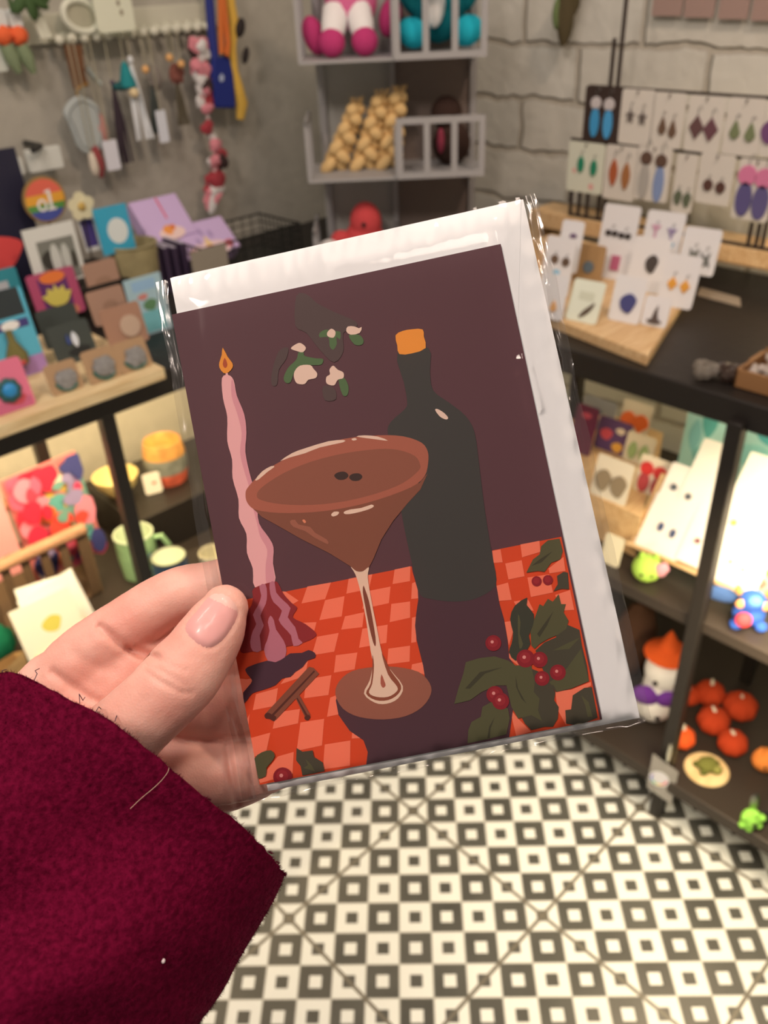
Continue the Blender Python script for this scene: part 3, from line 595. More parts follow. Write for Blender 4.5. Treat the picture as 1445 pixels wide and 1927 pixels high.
t = hang('gnome_charm', 'teal hatted gnome charm with a pale round nose', 'key ring', 246, 188, d=.03); s = S_(246, 188)
G().lathe([(15*s, 22*s), (14*s, 30*s), (6*s, 58*s), (.001, 64*s)], 16).build('hat', M((32, 128, 130), .8), t); G().ell((3*s, -.012, 12*s), 9*s, 12).build('nose', M((226, 196, 150), .6), t); G().ell((-10*s, .004, 24*s), (20*s, .01, 8*s), 12).build('brim', M((28, 84, 84), .8), t); string(t, 62*s, 120*s)
charm('white tasselled charm, widest of the white ones in the hanging row', 272, 135, 262, 34, (222, 214, 210), 'tassel', d=.035)
charm('white paper tag at the right of the white tassel', 311, 215, 268, 20, (222, 216, 222), 'tag', d=.04)
charm('dark slate tassel hanging behind the white paper tag', 300, 165, 250, 24, (74, 76, 70), 'tassel', d=.02)
charm('grey beaded charm in the middle of the hanging row', 296, 128, 170, 30, (142, 128, 118), d=.02)
charm('rust red charm hanging under a gold bead', 335, 125, 158, 30, (134, 78, 66), d=.025)
charm('olive brown tassel at the right end of the peg rail', 345, 160, 235, 26, (96, 84, 66), 'tassel', d=.02)
for i, (x, y, lab) in enumerate(((320, 110, 'bright gold bead, highest of the gold beads'), (342, 122, 'bright gold bead above the rust red charm'), (275, 132, 'gold bead beside the white tassel'))):
    charm(lab, x, y-7, y+7, 14, (226, 166, 104), 'bead', d=.05, name='gold_bead', cat='bead', group='gold beads')
# knotted rag garland
t = hang('rag_garland', 'long pink, red and white knotted rag garland hanging down the plaster wall', 'garland', 402, 392, d=.03)
path = [(368, 68), (374, 110), (386, 150), (383, 190), (392, 225), (398, 258), (408, 290), (402, 330), (400, 365), (404, 392)]
P0 = np.array(t.location); pts = [aty(x, y, WL-.03)-P0 for x, y in path]
G().tube([tuple(p) for p in pts], .004, 6).build('cord', M((206, 176, 170), .9), t)
for grp, c in (('pink_rag', (218, 132, 138)), ('red_rag', (164, 58, 64)), ('white_rag', (222, 208, 200)), ('dark_rag', (66, 46, 44))):
    for k in range({'pink_rag': 20, 'red_rag': 13, 'white_rag': 16, 'dark_rag': 4}[grp]):
        u = random.uniform(.03, .97); i = min(int(u*(len(pts)-1)), len(pts)-2); f = u*(len(pts)-1)-i; p = np.array(pts[i])*(1-f)+np.array(pts[i+1])*f
        G().ell((p[0]+random.uniform(-.012, .014), p[1]+random.uniform(-.008, .004), p[2]), (random.uniform(.009, .02), .007, random.uniform(.009, .022)), 10, R=Matrix.Rotation(random.uniform(-1, 1), 3, 'Y'), wob=.5, seed=k*3.1).build(grp, M(c, .9), t)
# blue cloth bag with orange strap, and yellow cord
t = hang('cloth_pouch', 'royal blue cloth pouch with an orange strap at the right of the key rings', 'pouch', 418, 205, d=.03); s = S_(418, 205)
b_ = G().prism(WP([(398, 110), (428, 105), (436, 140), (441, 204), (404, 203), (396, 150)], .03), -.008, .008).build('bag', M((32, 44, 116), .8), t, bevel=.004)
G().prism(WP([(409, 142), (413, 138), (417, 144), (416, 152), (411, 154), (408, 149)], .03), -.0095, -.0085).build('printed_flower', M((176, 180, 200), .7), b_)
G().tube(W3([(404, 112), (398, 60), (394, 0), (390, -40)], .03), .010, 8).build('ribbon', M((44, 52, 120), .8), t)
G().tube(W3([(408, -20), (409, 40), (411, 100), (420, 106), (423, 80), (416, 20), (412, -20)], .03, -.012), .0062, 8).build('strap', M((216, 112, 52), .8), t)
t = hang('knitted_cord', 'mustard yellow knitted cord with a black bow, rightmost on the plaster wall', 'cord', 452, 225, d=.03); s = S_(452, 225)
g = G(); g.tube(W3([(428, -40), (434, 10), (440, 40), (437, 90), (440, 130), (448, 165), (455, 195), (452, 225)], .03), [.011, .011, .011, .009, .009, .012, .014, .009], 10); g.build('cord', M((222, 172, 74), .95, bump=.8, bscale=180), t)
g = G(); 
for (x, y, a_, b2) in ((446, 52, .012, .02), (456, 104, .008, .018)): q = W3([(x, y)], .03, -.012)[0]; g.ell(q, (a_, .007, b2), 12, R=Matrix.Rotation(.4, 3, 'Y'))
g.build('bow', M((44, 36, 34), .8), t)
# white packets on black pegs
for i, (x, y, ty, wpx, lab) in enumerate(((88, 320, 281, 66, 'white packet hanging on a black hook above the rainbow badge'), (22, 332, 302, 50, 'white packet hanging on a black hook at the left picture edge'))):
    t = hang('hanging_packet', lab, 'packet', x, y, 'white packets on hooks', d=.02); s = S_(x, y); H_ = (y-ty)*s
    G().prism(rr(wpx*s, H_, .003), -.006, .006).build('packet', M((218, 210, 198), .5), t, bevel=.001)
    G().tube([(-wpx*.15*s, .045, H_+.006), (-wpx*.15*s, -.02, H_+.006), (-wpx*.45*s, -.03, H_+.002)], .006, 8).build('hook', M((56, 52, 48), .5), t)

# ------------------------------------------------------------------ left shelf under the counter
def mug(label, p, r, h, c, cin, hang_, name='mug', handle=True, rim=None):
    t = thing(name, label, 'mug', p, hang_)
    G().lathe([(r*.8, 0), (r*.92, .004), (r, h*.5), (r*.98, h), (r*.93, h+.001)], 36, top=False).build('body', M(c, .3, var=.15, bscale=60, coat=.5), t)
    G().lathe([(.001, .007), (r*.75, .008), (r*.9, h*.6), (r*.93, h+.001)], 36, top=False).build('inside', M(cin, .3, coat=.4), t)
    G().tube([(r*.965*math.cos(a), r*.965*math.sin(a), h+.0008) for a in np.linspace(0, 2*math.pi, 36)[:-1]], .0018, 6, closed=True).build('rim', M(rim or cin, .3), t)
    if handle: G().tube([(r*.93, 0, h*.84), (r*1.35, 0, h*.86), (r*1.62, 0, h*.62), (r*1.5, 0, h*.32), (r*.95, 0, h*.2)], .0058, 10).build('handle', M(c, .3, coat=.5), t)
    return t
gm = atz(268, 1078, MS_L); mug('tall pale green mug behind the counter leg', gm, .041, .102, (150, 180, 130), (206, 208, 176), YC+.15)
bm_ = atz(328, 1098, MS_L); mug('deep blue speckled mug with a glowing white inside, in front of the green mug', bm_, .037, .070, (52, 74, 104), (226, 220, 196), YC+2.7, rim=(70, 60, 50))
wm = atz(405, 1072, MS_L); mug('small cream cup half hidden behind the card edge', wm, .028, .045, (206, 196, 176), (206, 190, 160), 0, 'cup', False)
pt = atz(318, 900, .52); sc_ = float((pt-EYE)@FWD)/FPX; pr = 39*sc_; ph = (aty(318, 822, pt[1])[2]-.52)
t = thing('clay_pot', 'round clay pot glazed orange, grey blue and red, on the black riser', 'pot', pt)
for nm, za, zb_, c in (('red_band', 0, .30, (206, 92, 70)), ('blue_band', .30, .68, (128, 124, 116)), ('orange_band', .68, 1, (214, 148, 80))):
    prf = [(pr*(.86+.17*math.sin(math.pi*min(1, (za+(zb_-za)*k/6)*.95+.03))), ph*(za+(zb_-za)*k/6)) for k in range(7)]
    if nm == 'orange_band': prf += [(pr*.84, ph+.001), (pr*.78, ph-.006), (pr*.7, ph*.7)]
    G().lathe(prf, 36).build(nm, M(c, .45, var=.35, bscale=40, coat=.2), t)
pcard('price_tag', 'small white price tag standing before the clay pot', 'price tag', (291, 928, 890, 32), (230, 214, 200), [('blob', .3, .1, .5, (206, 120, 100), .6)], z=.52, lean=.15, yaw=YC*.4)
pt = atz(225, 930, .52); t = thing('bowl', 'pale yellow bowl standing on the riser behind the counter leg', 'bowl', pt)
G().lathe([(.02, 0), (.024, .004), (.044, .03), (.05, .05), (.047, .05), (.04, .03), (.02, .007)], 36).build('body', M((226, 196, 130), .4, coat=.3), t)
# print crate
cy0 = 1.43; ca, cb_ = aty(-60, 1092, cy0), aty(158, 994, cy0); zt = cb_[2]
t = thing('print_crate', 'wooden slatted crate of art prints below the left counter', 'crate', ((ca[0]+cb_[0])/2-.05, cy0+.10, MS_L)); hx = (cb_[0]-ca[0])/2+.05; WD = wood((186, 136, 104), (148, 104, 78), 18)
G().tube([(-hx, -.10, zt-MS_L), (hx, -.10, zt-MS_L)], .0125, 12).build('front_rim', WD, t); G().tube([(-hx, .10, zt-MS_L), (hx, .10, zt-MS_L)], .0125, 12).build('back_rim', WD, t)
for k in range(9):
    x = -hx+.012+k*(2*hx-.024)/8
    G().bx(x-.008, x+.008, -.103, -.097, .006, zt-MS_L-.006).build('slat', M((96, 72, 54), .6), t)
for sx in (-1, 1): G().bx(sx*hx-.004, sx*hx+.004, -.10, .10, .0, zt-MS_L-.01).build('side_board', M((110, 84, 62), .6), t)
G().bx(-hx, hx, -.10, .10, 0, .006).build('base_board', M((96, 72, 54), .6), t)
cols = [(206, 44, 72), (214, 40, 66), (208, 60, 96), (220, 92, 120), (222, 60, 82), (226, 112, 56), (96, 160, 156), (226, 180, 84), (62, 62, 118), (112, 150, 140), (228, 130, 150), (150, 130, 170), (232, 70, 60), (240, 210, 190)]
random.seed(11); pr_ = []
for i in range(85): pr_.append((random.choice(['blob', 'leaf', 'oval', 'round', 'blob']), random.uniform(.16, .36), random.uniform(-.42, .42), random.uniform(.05, .95), random.choice(cols), random.uniform(.6, 1.3)))
pcard('art_print', 'abstract print of bright red, yellow, blue and green petals, standing in the crate', 'art print', (134, 1062, 876, 128), (214, 120, 118), pr_, z=('y', 1.50), lean=.10, rnd=.001, t=.004, yaw=.05)
pcard('art_print', 'pale pink print at the left end of the crate', 'art print', (18, 1085, 912, 66), (232, 150, 152), [('blob', .5, .1, .2, (186, 110, 120), .4), ('blob', .3, .1, .6, (224, 110, 110), .6)], z=('y', 1.49), lean=.1, rnd=.001, t=.004)
# bowl of pale cards in the lamp light
pt = atz(128, 1236, MS_L); t = thing('card_bowl', 'yellow enamel bowl full of white cards under the strip lamp', 'bowl', pt)
G().lathe([(.03, 0), (.036, .003), (.05, .02), (.062, .05), (.059, .05), (.046, .02), (.028, .005)], 36).build('body', M((206, 178, 110), .35, coat=.4), t)
for i, (bx_, by_, ty_, wd_, yw, lab, c) in enumerate(((118, 1200, 1092, 106, -.25, 'white card at the back of the yellow bowl', (236, 226, 214)), (140, 1206, 1100, 96, .2, 'white card tilted right in the yellow bowl', (236, 224, 214)), (112, 1222, 1128, 108, -.05, 'white card with a yellow flower print at the front of the yellow bowl', (238, 232, 206)))):
    pcard('note_card', lab, 'note card', (bx_, by_, ty_, wd_), c, [('blob', .35, .05, .5, (214, 196, 90), .8)] if i == 2 else [], z=('y', pt[1]+.024-.022*i), lean=.35, rnd=.001, yaw=yw, group='white cards in the yellow bowl')
t = thing('pompom', 'dark green wool pompom at the left edge of the shelf', 'pompom', atz(2, 1240, MS_L)); G().ell((0, 0, .036), (.036, .036, .036), 18, wob=.2).build('wool', yarn((22, 92, 66)), t)
t = thing('paper_bag', 'kraft paper bag beside the green pompom', 'bag', atz(25, 1296, MS_L), .3); G().add([(-.035, -.02, 0), (.03, -.02, 0), (.03, .02, 0), (-.035, .02, 0), (-.04, -.02, .06), (.034, -.016, .07), (.036, .02, .05), (-.042, .024, .058)], [(0, 1, 5, 4), (1, 2, 6, 5), (2, 3, 7, 6), (3, 0, 4, 7), (3, 2, 1, 0)]).build('bag', M((186, 146, 98), .8, bump=.3, bscale=60), t)

# ------------------------------------------------------------------ right tray: earring cards
WC = (228, 216, 212)
def rcard(label, spec, c=WC, prints=(), ears=(), z=TZ, lean=.22, **k): return pcard('earring_card', label, 'earring card', spec, c, prints, ears, z=z, yaw=k.pop('yaw', YR+.12), lean=lean, **k)
ZS = .985
rcard('tall white card with black bow earrings at the back of the tray', (1156, 478, 386, 66), ears=[(-.17, .42, 'bow', .34, (52, 42, 40), .7), (.2, .40, 'bow', .34, (52, 42, 40), .7)], z=ZS)
rcard('white card with pink and blue cocktail glass earrings', (1236, 496, 398, 70), ears=[(-.2, .60, 'glass', .26, (206, 150, 168), 1.2), (.22, .55, 'glass', .26, (150, 130, 160), 1.4)], prints=[('blob', .3, .2, .38, (112, 160, 184), .7)], z=ZS)
rcard('white card with grey branching earrings nearest the tray end', (1306, 516, 429, 68), ears=[(-.12, .42, 'crown', .34, (120, 116, 108), 1.0), (.2, .34, 'crown', .34, (112, 108, 102), 1.2)], z=ZS)
rcard('white card with small purple earrings at the far left of the tray', (1064, 512, 415, 40), ears=[(.1, .70, 'round', .32, (110, 84, 110), .8, False)], z=ZS)
rcard('white card with brown and pale blue round earrings by the clear bag', (1040, 556, 446, 54), ears=[(-.12, .62, 'disc', .26, (110, 84, 66), 1), (.26, .60, 'disc', .26, (100, 76, 60), 1)], prints=[('oval', .4, 0, .4, (150, 190, 210), .5)], z=TZ)
rcard('kraft card with a single slate blue stud', (1102, 530, 460, 54), (168, 128, 86), ears=[(.02, .40, 'disc', .36, (98, 108, 116), 1, False)], z=TZ)
rcard('small white card with a pink square pendant', (1154, 526, 452, 54), ears=[(-.04, .42, 'square', .38, (186, 96, 122), 1.2, False)], z=TZ, lean=.25)
rcard('white card with one dark leaf pendant in the middle of the tray', (1208, 548, 447, 66), ears=[(.1, .52, 'blob', .36, (76, 66, 62), 1.3, False)], z=TZ, lean=.28)
rcard('white card with orange diamond earrings', (1266, 578, 480, 66), ears=[(-.16, .44, 'diamond', .34, (226, 154, 62), 1.1), (.2, .42, 'diamond', .34, (226, 154, 62), 1.1)], z=TZ, lean=.28)
rcard('white card with a round dark blue pendant at the front of the tray', (1172, 606, 520, 58), ears=[(.04, .42, 'blob', .54, (74, 72, 120), 1.05, False)], z=TZ, lean=.28)
r_, w_, h_, t_ = rcard('cream card with a brown feather brooch, front left of the tray', (1092, 606, 528, 58), (224, 218, 196), ears=[(.1, .30, 'feather', .46, (92, 72, 58), 1, False)], prints=[('square', .6, 0, .62, (206, 200, 176), .4)], z=TZ, lean=.4)
rcard('small white card with a dark witch hat pendant at the tray front corner', (1228, 614, 558, 48), ears=[(.02, .40, 'hat', .62, (92, 76, 70), 1.1, False)], z=TZ, lean=.3)
rcard('white card with an orange drop at the lower left, partly behind the bag', (1034, 600, 516, 46), ears=[(.1, .3, 'drop', .4, (226, 160, 90), 1, False)], z=TZ, lean=.2)

# ------------------------------------------------------------------ earring stand against the brick wall
EX = 1.60
stn = thing('earring_stand', 'dark wire earring stand before the white brick wall', 'stand', (EX, .9, 1.012))
def upr(x0, y0, x1, y1, r=.0042): 
    a, b = atx(x0, y0, EX+.012), atx(x1, y1, EX+.012); o = np.array([EX, .9, 1.012]); return tuple(a-o), tuple(b-o)
for (a, b, c, d) in ((1182, -30, 1148, 300), (1156, 72, 1124, 420), (1140, 360, 1134, 420), (1108, 362, 1101, 416), (1092, 360, 1086, 412), (1078, 360, 1070, 410), (1445, 380, 1432, 500), (1428, 420, 1418, 494), (1412, 418, 1405, 490)):
    p, q = upr(a, b, c, d); q = (p[0], (p[1]+q[1])/2, max(q[2], .002)); p = (p[0], q[1], p[2])
    G().tube([p, q], .0042, 8).build('upright', M((52, 38, 32), .5), stn)
for (a, b, c, d) in ((1110, 160, 1470, 188), (1075, 262, 1470, 305), (1075, 414, 1470, 505)):
    p, q = upr(a, b, c, d); z_ = (p[2]+q[2])/2; z_ = max(z_, .004); G().tube([(p[0], p[1], z_), (q[0], q[1], z_)], .003, 8).build('crossbar', M((52, 38, 32), .5), stn)
def hcard(label, spec, c=(220, 204, 190), ears=(), prints=(), **k):
    r, w_, h_, t_ = pcard('earring_card', label, 'earring card', spec, c, prints, ears, z=('x', EX-.002), yaw=YR, lean=0, **k)
    G().tube([(0, .008, h_-.003), (0, -.006, h_-.003), (0, -.007, h_-.008)], .0012, 6).build('hanger', M((60, 46, 40), .4), r); return r
hcard('dark brown card with pale and bright blue drop earrings', (1128, 268, 162, 66), (62, 46, 40), [(-.17, .36, 'oval', .42, (70, 150, 196), 1.6, True, (206, 190, 186)), (.2, .35, 'oval', .42, (80, 158, 206), 1.6, True, (206, 190, 186))])
hcard('white card with small grey charm earrings, first in the upper row', (1192, 272, 168, 60), ears=[(-.17, .52, 'star', .3, (104, 90, 84), 1.4), (.2, .50, 'star', .3, (104, 90, 84), 1.4)])
hcard('white card with brown teardrop earrings, second in the upper row', (1250, 278, 174, 58), ears=[(-.13, .40, 'drop', .4, (112, 84, 66), 1.2), (.2, .36, 'drop', .4, (112, 84, 66), 1.2)])
hcard('white card with plum diamond earrings, in the upper row', (1318, 286, 180, 66), ears=[(-.2, .44, 'diamond', .5, (106, 74, 72), 1.2), (.2, .42, 'diamond', .5, (112, 72, 78), 1.2)])
hcard('white card with olive green leaf earrings, in the upper row', (1390, 292, 184, 68), ears=[(-.2, .44, 'drop', .46, (124, 128, 92), 1), (.22, .42, 'drop', .46, (124, 128, 92), 1)])
hcard('white card with purple cluster earrings at the right picture edge', (1452, 296, 190, 52), ears=[(-.25, .45, 'blob', .6, (120, 76, 118), 1.3), (.25, .4, 'blob', .6, (120, 70, 100), 1.3)])
hcard('cream card with small green oval earrings and pink dots', (1098, 362, 268, 66), (220, 212, 190), [(-.12, .56, 'oval', .3, (44, 130, 96), 1.2), (.24, .52, 'oval', .3, (44, 130, 96), 1.2)], [('disc', .12, -.3, .42, (226, 172, 156)), ('disc', .14, .2, .14, (226, 160, 150))])
hcard('white card with amber and rust leaf earrings, in the lower row', (1162, 376, 274, 58), ears=[(-.2, .5, 'leaf', .4, (178, 92, 56), 1.8), (.2, .46, 'leaf', .4, (168, 108, 66), 1.8)])
hcard('white card with grey and pale blue ovals under brown caps, in the lower row', (1222, 378, 276, 62), ears=[(-.22, .36, 'oval', .5, (178, 166, 156), 1.9, True, (100, 74, 62)), (.22, .34, 'oval', .5, (136, 148, 184), 1.9, True, (100, 74, 62))])
hcard('narrow white card with dark green cluster earrings', (1280, 400, 290, 38), ears=[(-.2, .26, 'blob', .4, (98, 102, 80), 1.6), (.25, .24, 'blob', .4, (98, 102, 80), 1.6)])
hcard('white card with dark brown round earrings, in the lower row', (1338, 384, 290, 64), ears=[(-.16, .38, 'disc', .28, (92, 60, 52), 1.1), (.2, .36, 'disc', .28, (92, 60, 52), 1.1)])
hcard('white card with pink topped navy oval earrings', (1408, 414, 300, 68), ears=[(-.22, .34, 'oval', .74, (96, 84, 128), 1.2, True, (222, 124, 158)), (.24, .32, 'oval', .74, (100, 88, 130), 1.2, True, (222, 124, 158))])
for i, (x, lab) in enumerate(((1254, 'plain taupe card, first in the topmost row'), (1314, 'plain taupe card, second in the topmost row'), (1378, 'plain taupe card, third in the topmost row'), (1440, 'plain taupe card at the right picture edge in the topmost row'))):
    pcard('backing_card', lab, 'backing card', (x, 30+3*i, -60, 56), (168, 134, 122), z=('x', 1.725), yaw=YR, lean=0, rnd=.002, group='taupe cards on the brick wall')
# trailing cactus ornament on the wall
p = atx(1062, 72, RWX-.05); t = thing('cactus_ornament', 'hanging green and brown cactus ornament on the brick wall', 'ornament', p, YR)
g = G(); g.ell((0, 0, .045), (.017, .02, .06), 14, wob=.15); g.ell((.012, .01, .09), (.014, .014, .05), 12, wob=.2); g.build('stem', M((84, 70, 46), .9, bump=.5, bscale=200), t)
g = G(); g.ell((-.012, -.012, .045), (.012, .01, .03), 12); g.build('leaf', M((112, 124, 76), .8), t); g = G(); g.ell((-.006, -.016, .085), (.012, .008, .008), 10); g.build('blossom', M((220, 208, 190), .8), t); G().tube([(.01, .01, .13), (.012, .02, .25)], .001, 5).build('cord', DARKM, t)

# ------------------------------------------------------------------ glass bead pieces on the right counter
def crystal(c):
    m = bpy.data.materials.new('crystal'); m.use_nodes = True; b = m.node_tree.nodes['Principled BSDF']; b.inputs['Base Color'].default_value = alb(c); b.inputs['Roughness'].default_value = .06; b.inputs['Transmission Weight'].default_value = .75; b.inputs['IOR'].default_value = 1.6; return m
GL = crystal((206, 186, 170))
for i, (x, y, lab) in enumerate(((1328, 712, 'clear faceted crystal ornament on the dark counter, left one'), (1372, 716, 'smoky crystal ornament between the clear one and the beaded box'))):
    t = thing('crystal_ornament', lab, 'ornament', atz(x, y, CT), .4*i, group='crystal ornaments'); g = G()
    for k in range(7): a = k*.9; g.ell((.012*math.cos(a), .012*math.sin(a), .012+.003*(k % 3)), (.011, .011, .012), 6)
    g.build('crystals', GL if i == 0 else crystal((120, 92, 80)), t, smooth=10)
p = atz(1402, 735, CT); t = thing('beaded_box', 'low amber box of clear beads at the right end of the dark counter', 'box', (p[0]+.05, p[1]-.03, CT), YR); AMB = M((150, 104, 66), .4)
for nm, b in (('side', (-.05, -.046, -.05, .05, 0, .03)), ('side', (.12, .124, -.05, .05, 0, .03)), ('front', (-.05, .124, -.05, -.046, 0, .03)), ('back', (-.05, .124, .046, .05, 0, .034)), ('base', (-.05, .124, -.05, .05, 0, .003))): G().bx(*b).build(nm, AMB, t, bevel=.001)
G().bx(-.075, .124, .052, .1, .0, .006).build('lid', AMB, t)
bd_ = G()
for k in range(220): bd_.ell((random.uniform(-.04, .115), random.uniform(-.04, .04), .008+random.uniform(0, .024)), .0055, 6)
o = bd_.build('loose_beads', M((190, 170, 158), .15, spec=.8, coat=.6), None); o.location = t.location; o.rotation_euler = t.rotation_euler; tag(o, 'heap of clear beads filling the amber box', 'beads', kind='stuff')

# ------------------------------------------------------------------ right shelf under the counter
RB = .61
piece('display_riser', 'honey pine riser with pairs of bright earring cards under the right counter', 'riser', G().slab([tuple(atz(1207, 972, RB)[:2]), (1.56, .775), (1.56, .98), (1.26, .98)], MS_R, RB), PINE_R)
LIT = (226, 206, 184)
def ucard(label, spec, c, prints=(), ears=(), z=RB, lean=.25, **k): return pcard('earring_card', label, 'earring card', spec, c, prints, ears, z=z, yaw=YR, lean=lean, **k)
ucard('card with a bright orange pair shaped like a pumpkin', (1186, 824, 757, 54), LIT, [('square', 1, 0, .08, (176, 84, 110), .25)], [(-.2, .45, 'round', .52, (240, 112, 56), 1.1, False), (.22, .45, 'round', .52, (240, 112, 56), 1.1, False)])
ucard('card with sage green leaf pair on the pine riser', (1196, 872, 818, 52), LIT, ears=[(-.2, .4, 'leaf', .5, (156, 172, 116), 1.2, False), (.2, .4, 'leaf', .5, (156, 172, 116), 1.2, False)])
ucard('card with a red and maroon double drop pair', (1219, 930, 862, 56), LIT, ears=[(-.22, .28, 'oval', .62, (172, 66, 72), 1, False, (206, 56, 56)), (.22, .26, 'oval', .62, (172, 66, 72), 1, False, (206, 56, 56))])
ucard('card with a grey brown fluffy pair at the riser front', (1142, 940, 864, 66), LIT, ears=[(-.22, .42, 'blob', .46, (146, 124, 100), 1.2, False), (.22, .40, 'blob', .46, (146, 124, 100), 1.2, False)])
ucard('grey and teal striped card at the back of the riser', (1118, 806, 750, 60), (150, 146, 150), [('blob', .5, -.1, .5, (92, 120, 132), .6), ('blob', .3, .2, .4, (226, 190, 170), .8)])
ucard('dark purple card with a red and yellow print', (1146, 850, 790, 60), (96, 66, 104), [('blob', .4, -.2, .5, (206, 80, 90), .8), ('blob', .35, .2, .2, (224, 160, 70), .8), ('blob', .3, .2, .7, (226, 200, 180), .6)])
ucard('dark maroon card mostly hidden by the bag edge', (1088, 852, 764, 40), (96, 34, 62), [('blob', .5, 0, .8, (180, 70, 90), .5)])
# slanted rack of white cards
SL = .62; P0 = atz(1183, 1018, .56); P1 = atz(1372, 1112, .56)
bxn = 1.228; y0_, y1_ = P0[1]+.004, P1[1]-.03; ln = .15
srk = thing('slanted_board', 'slanted pine board holding white earring cards under the right counter lamp', 'display board', (bxn, (y0_+y1_)/2, .545), YR, SL)
wv = abs(y0_-y1_); G().bx(-wv/2, wv/2, .0, .012, 0, ln).build('board', PINE_R, srk, bevel=.002); G().bx(-wv/2, wv/2, -.012, .0, 0, .008).build('lip', PINE_R, srk, bevel=.001)
g = G(); 
for sx in (-.8, .8): g.bx(sx*wv/2-.006, sx*wv/2+.006, .012, .02, -.0, ln*.9)
g.build('batten', PINE_R, srk)
Rm = Matrix.Rotation(YR, 3, 'Z')@Matrix.Rotation(-SL, 3, 'X'); SN = np.array(Rm@Vector((0, -1, 0))); SU = np.array(Rm@Vector((0, 0, 1))); SP = np.array([bxn, (y0_+y1_)/2, .545])+SN*.004
WB = (240, 232, 220)
def scard(label, spec, ears=(), prints=(), lift=.0): return pcard('earring_card', label, 'earring card', spec, WB, prints, ears, z=('p', SP+SN*lift, SN), yaw=YR, lean=SL, group='white cards on the slanted board', rnd=.004)
BLU = (70, 78, 112)
scard('white card with two navy oval studs, bottom left of the slanted board', (1232, 1040, 940, 78), [(-.1, .45, 'oval', .2, BLU, 1, False), (.2, .42, 'oval', .2, BLU, 1, False)])
scard('white card with round slate studs, left of the leg and second row', (1268, 962, 882, 74), [(-.22, .48, 'disc', .16, (88, 90, 98), 1, False), (.18, .40, 'disc', .16, (88, 90, 98), 1, False)], lift=.001)
scard('white card with red and navy studs nearest the counter leg', (1300, 1064, 950, 60), [(-.1, .38, 'disc', .16, (140, 80, 84), 1, False), (.25, .32, 'disc', .16, (90, 90, 110), 1, False)], lift=.002)
scard('plain white card at the top of the slanted board left of the leg', (1304, 950, 834, 60), lift=.003)
scard('tall white card right of the counter leg with a gold stud', (1378, 1020, 862, 74), [(-.15, .2, 'disc', .16, (224, 190, 90), 1, False)])
scard('white card with two tiny dark studs at the bottom right of the slanted board', (1368, 1104, 1000, 96), [(-.12, .4, 'disc', .07, (110, 96, 80), 1, False), (.14, .36, 'disc', .07, (110, 96, 80), 1, False)], lift=.001)
scard('wide white card at the right picture edge on the slanted board', (1436, 1060, 958, 90), lift=.002)
# turquoise painting
pcard('painting', 'pale turquoise abstract painting leaning at the back of the shelf', 'painting', (1372, 962, 768, 216), (168, 206, 200), [('leaf', .2, -.30, .80, (92, 168, 164), 1.6), ('blob', .3, .2, .86, (84, 164, 168), .8), ('blob', .22, .4, .7, (74, 150, 158), .6), ('leaf', .16, -.4, .62, (130, 186, 188), 1.8), ('blob', .3, -.25, .45, (124, 184, 182), .7), ('blob', .35, .1, .6, (140, 196, 192), .6), ('leaf', .12, .05, .95, (100, 176, 170), 1.5)], z=('x', 1.47), yaw=YR, lean=.08, rnd=.001, t=.012, rough=.6)
pcard('shop_tag', 'cream tag standing below the pine riser beside the bag edge', 'tag', (1146, 1062, 1008, 34), (226, 208, 178), z=MS_R, yaw=YR, lean=.2)
t = thing('felt_flower', 'tiny orange and green felt flower above the cream tag', 'flower', atz(1150, 1010, MS_R), YR); G().ell((0, 0, .016), (.009, .009, .009), 10).build('blossom', M((236, 128, 50), .8), t); G().tube([(0, 0, 0), (0, 0, .012)], .003, 6).build('stem', M((96, 110, 60), .8), t)
# plush ball, and horned blue toy
p = atz(1214, 1090, MS_R); t = thing('plush_toy', 'lime green round plush with small horns and a pink flower, on the middle shelf', 'plush toy', p, YC-.3); G().ell((0, 0, .026), (.027, .026, .026), 18).build('body', yarn((176, 206, 88)), t)
for sx in (-1, 1): G().ell((sx*.012, 0, .051), (.006, .006, .009), 10).build('horn', yarn((160, 190, 80)), t); G().ell((sx*.009, -.025, .026), .003, 8).build('eye', M((40, 34, 30), .2), t)
G().ell((.024, -.012, .036), (.014, .01, .014), 10, wob=.3).build('flower', yarn((226, 150, 160)), t)
BL1, BL2 = yarn((56, 90, 172)), yarn((62, 84, 128))
p = atz(1404, 1172, MS_R); t = thing('plush_toy', 'blue winged crochet creature with amber horns and a red ball, on the middle shelf', 'plush toy', p, YC-.25)
G().ell((0, 0, .022), (.027, .022, .022), 16).build('body', BL1, t); G().ell((0, -.004, .052), (.022, .02, .018), 16).build('head', BL1, t); G().ell((-.012, -.026, .026), (.014, .011, .014), 12).build('ball', yarn((232, 70, 74)), t); G().ell((.0, -.018, .061), (.012, .009, .010), 12).build('brow', yarn((92, 134, 206)), t)
for sx in (-1, 1):
    G().ell((sx*.020, -.014, .05), (.008, .006, .009), 10).build('eye', M((216, 150, 90), .4), t); G().ell((sx*.024, .0, .068), (.006, .006, .011), 10, R=Matrix.Rotation(sx*.3, 3, 'Y')).build('horn', M((190, 138, 72), .6), t)
    G().ell((sx*.048, .008, .05), (.032, .006, .015), 14, R=Matrix.Rotation(-sx*.25, 3, 'Y')).build('wing', BL2, t); G().ell((sx*.02, -.016, .008), (.011, .012, .009), 10).build('foot', BL1, t)
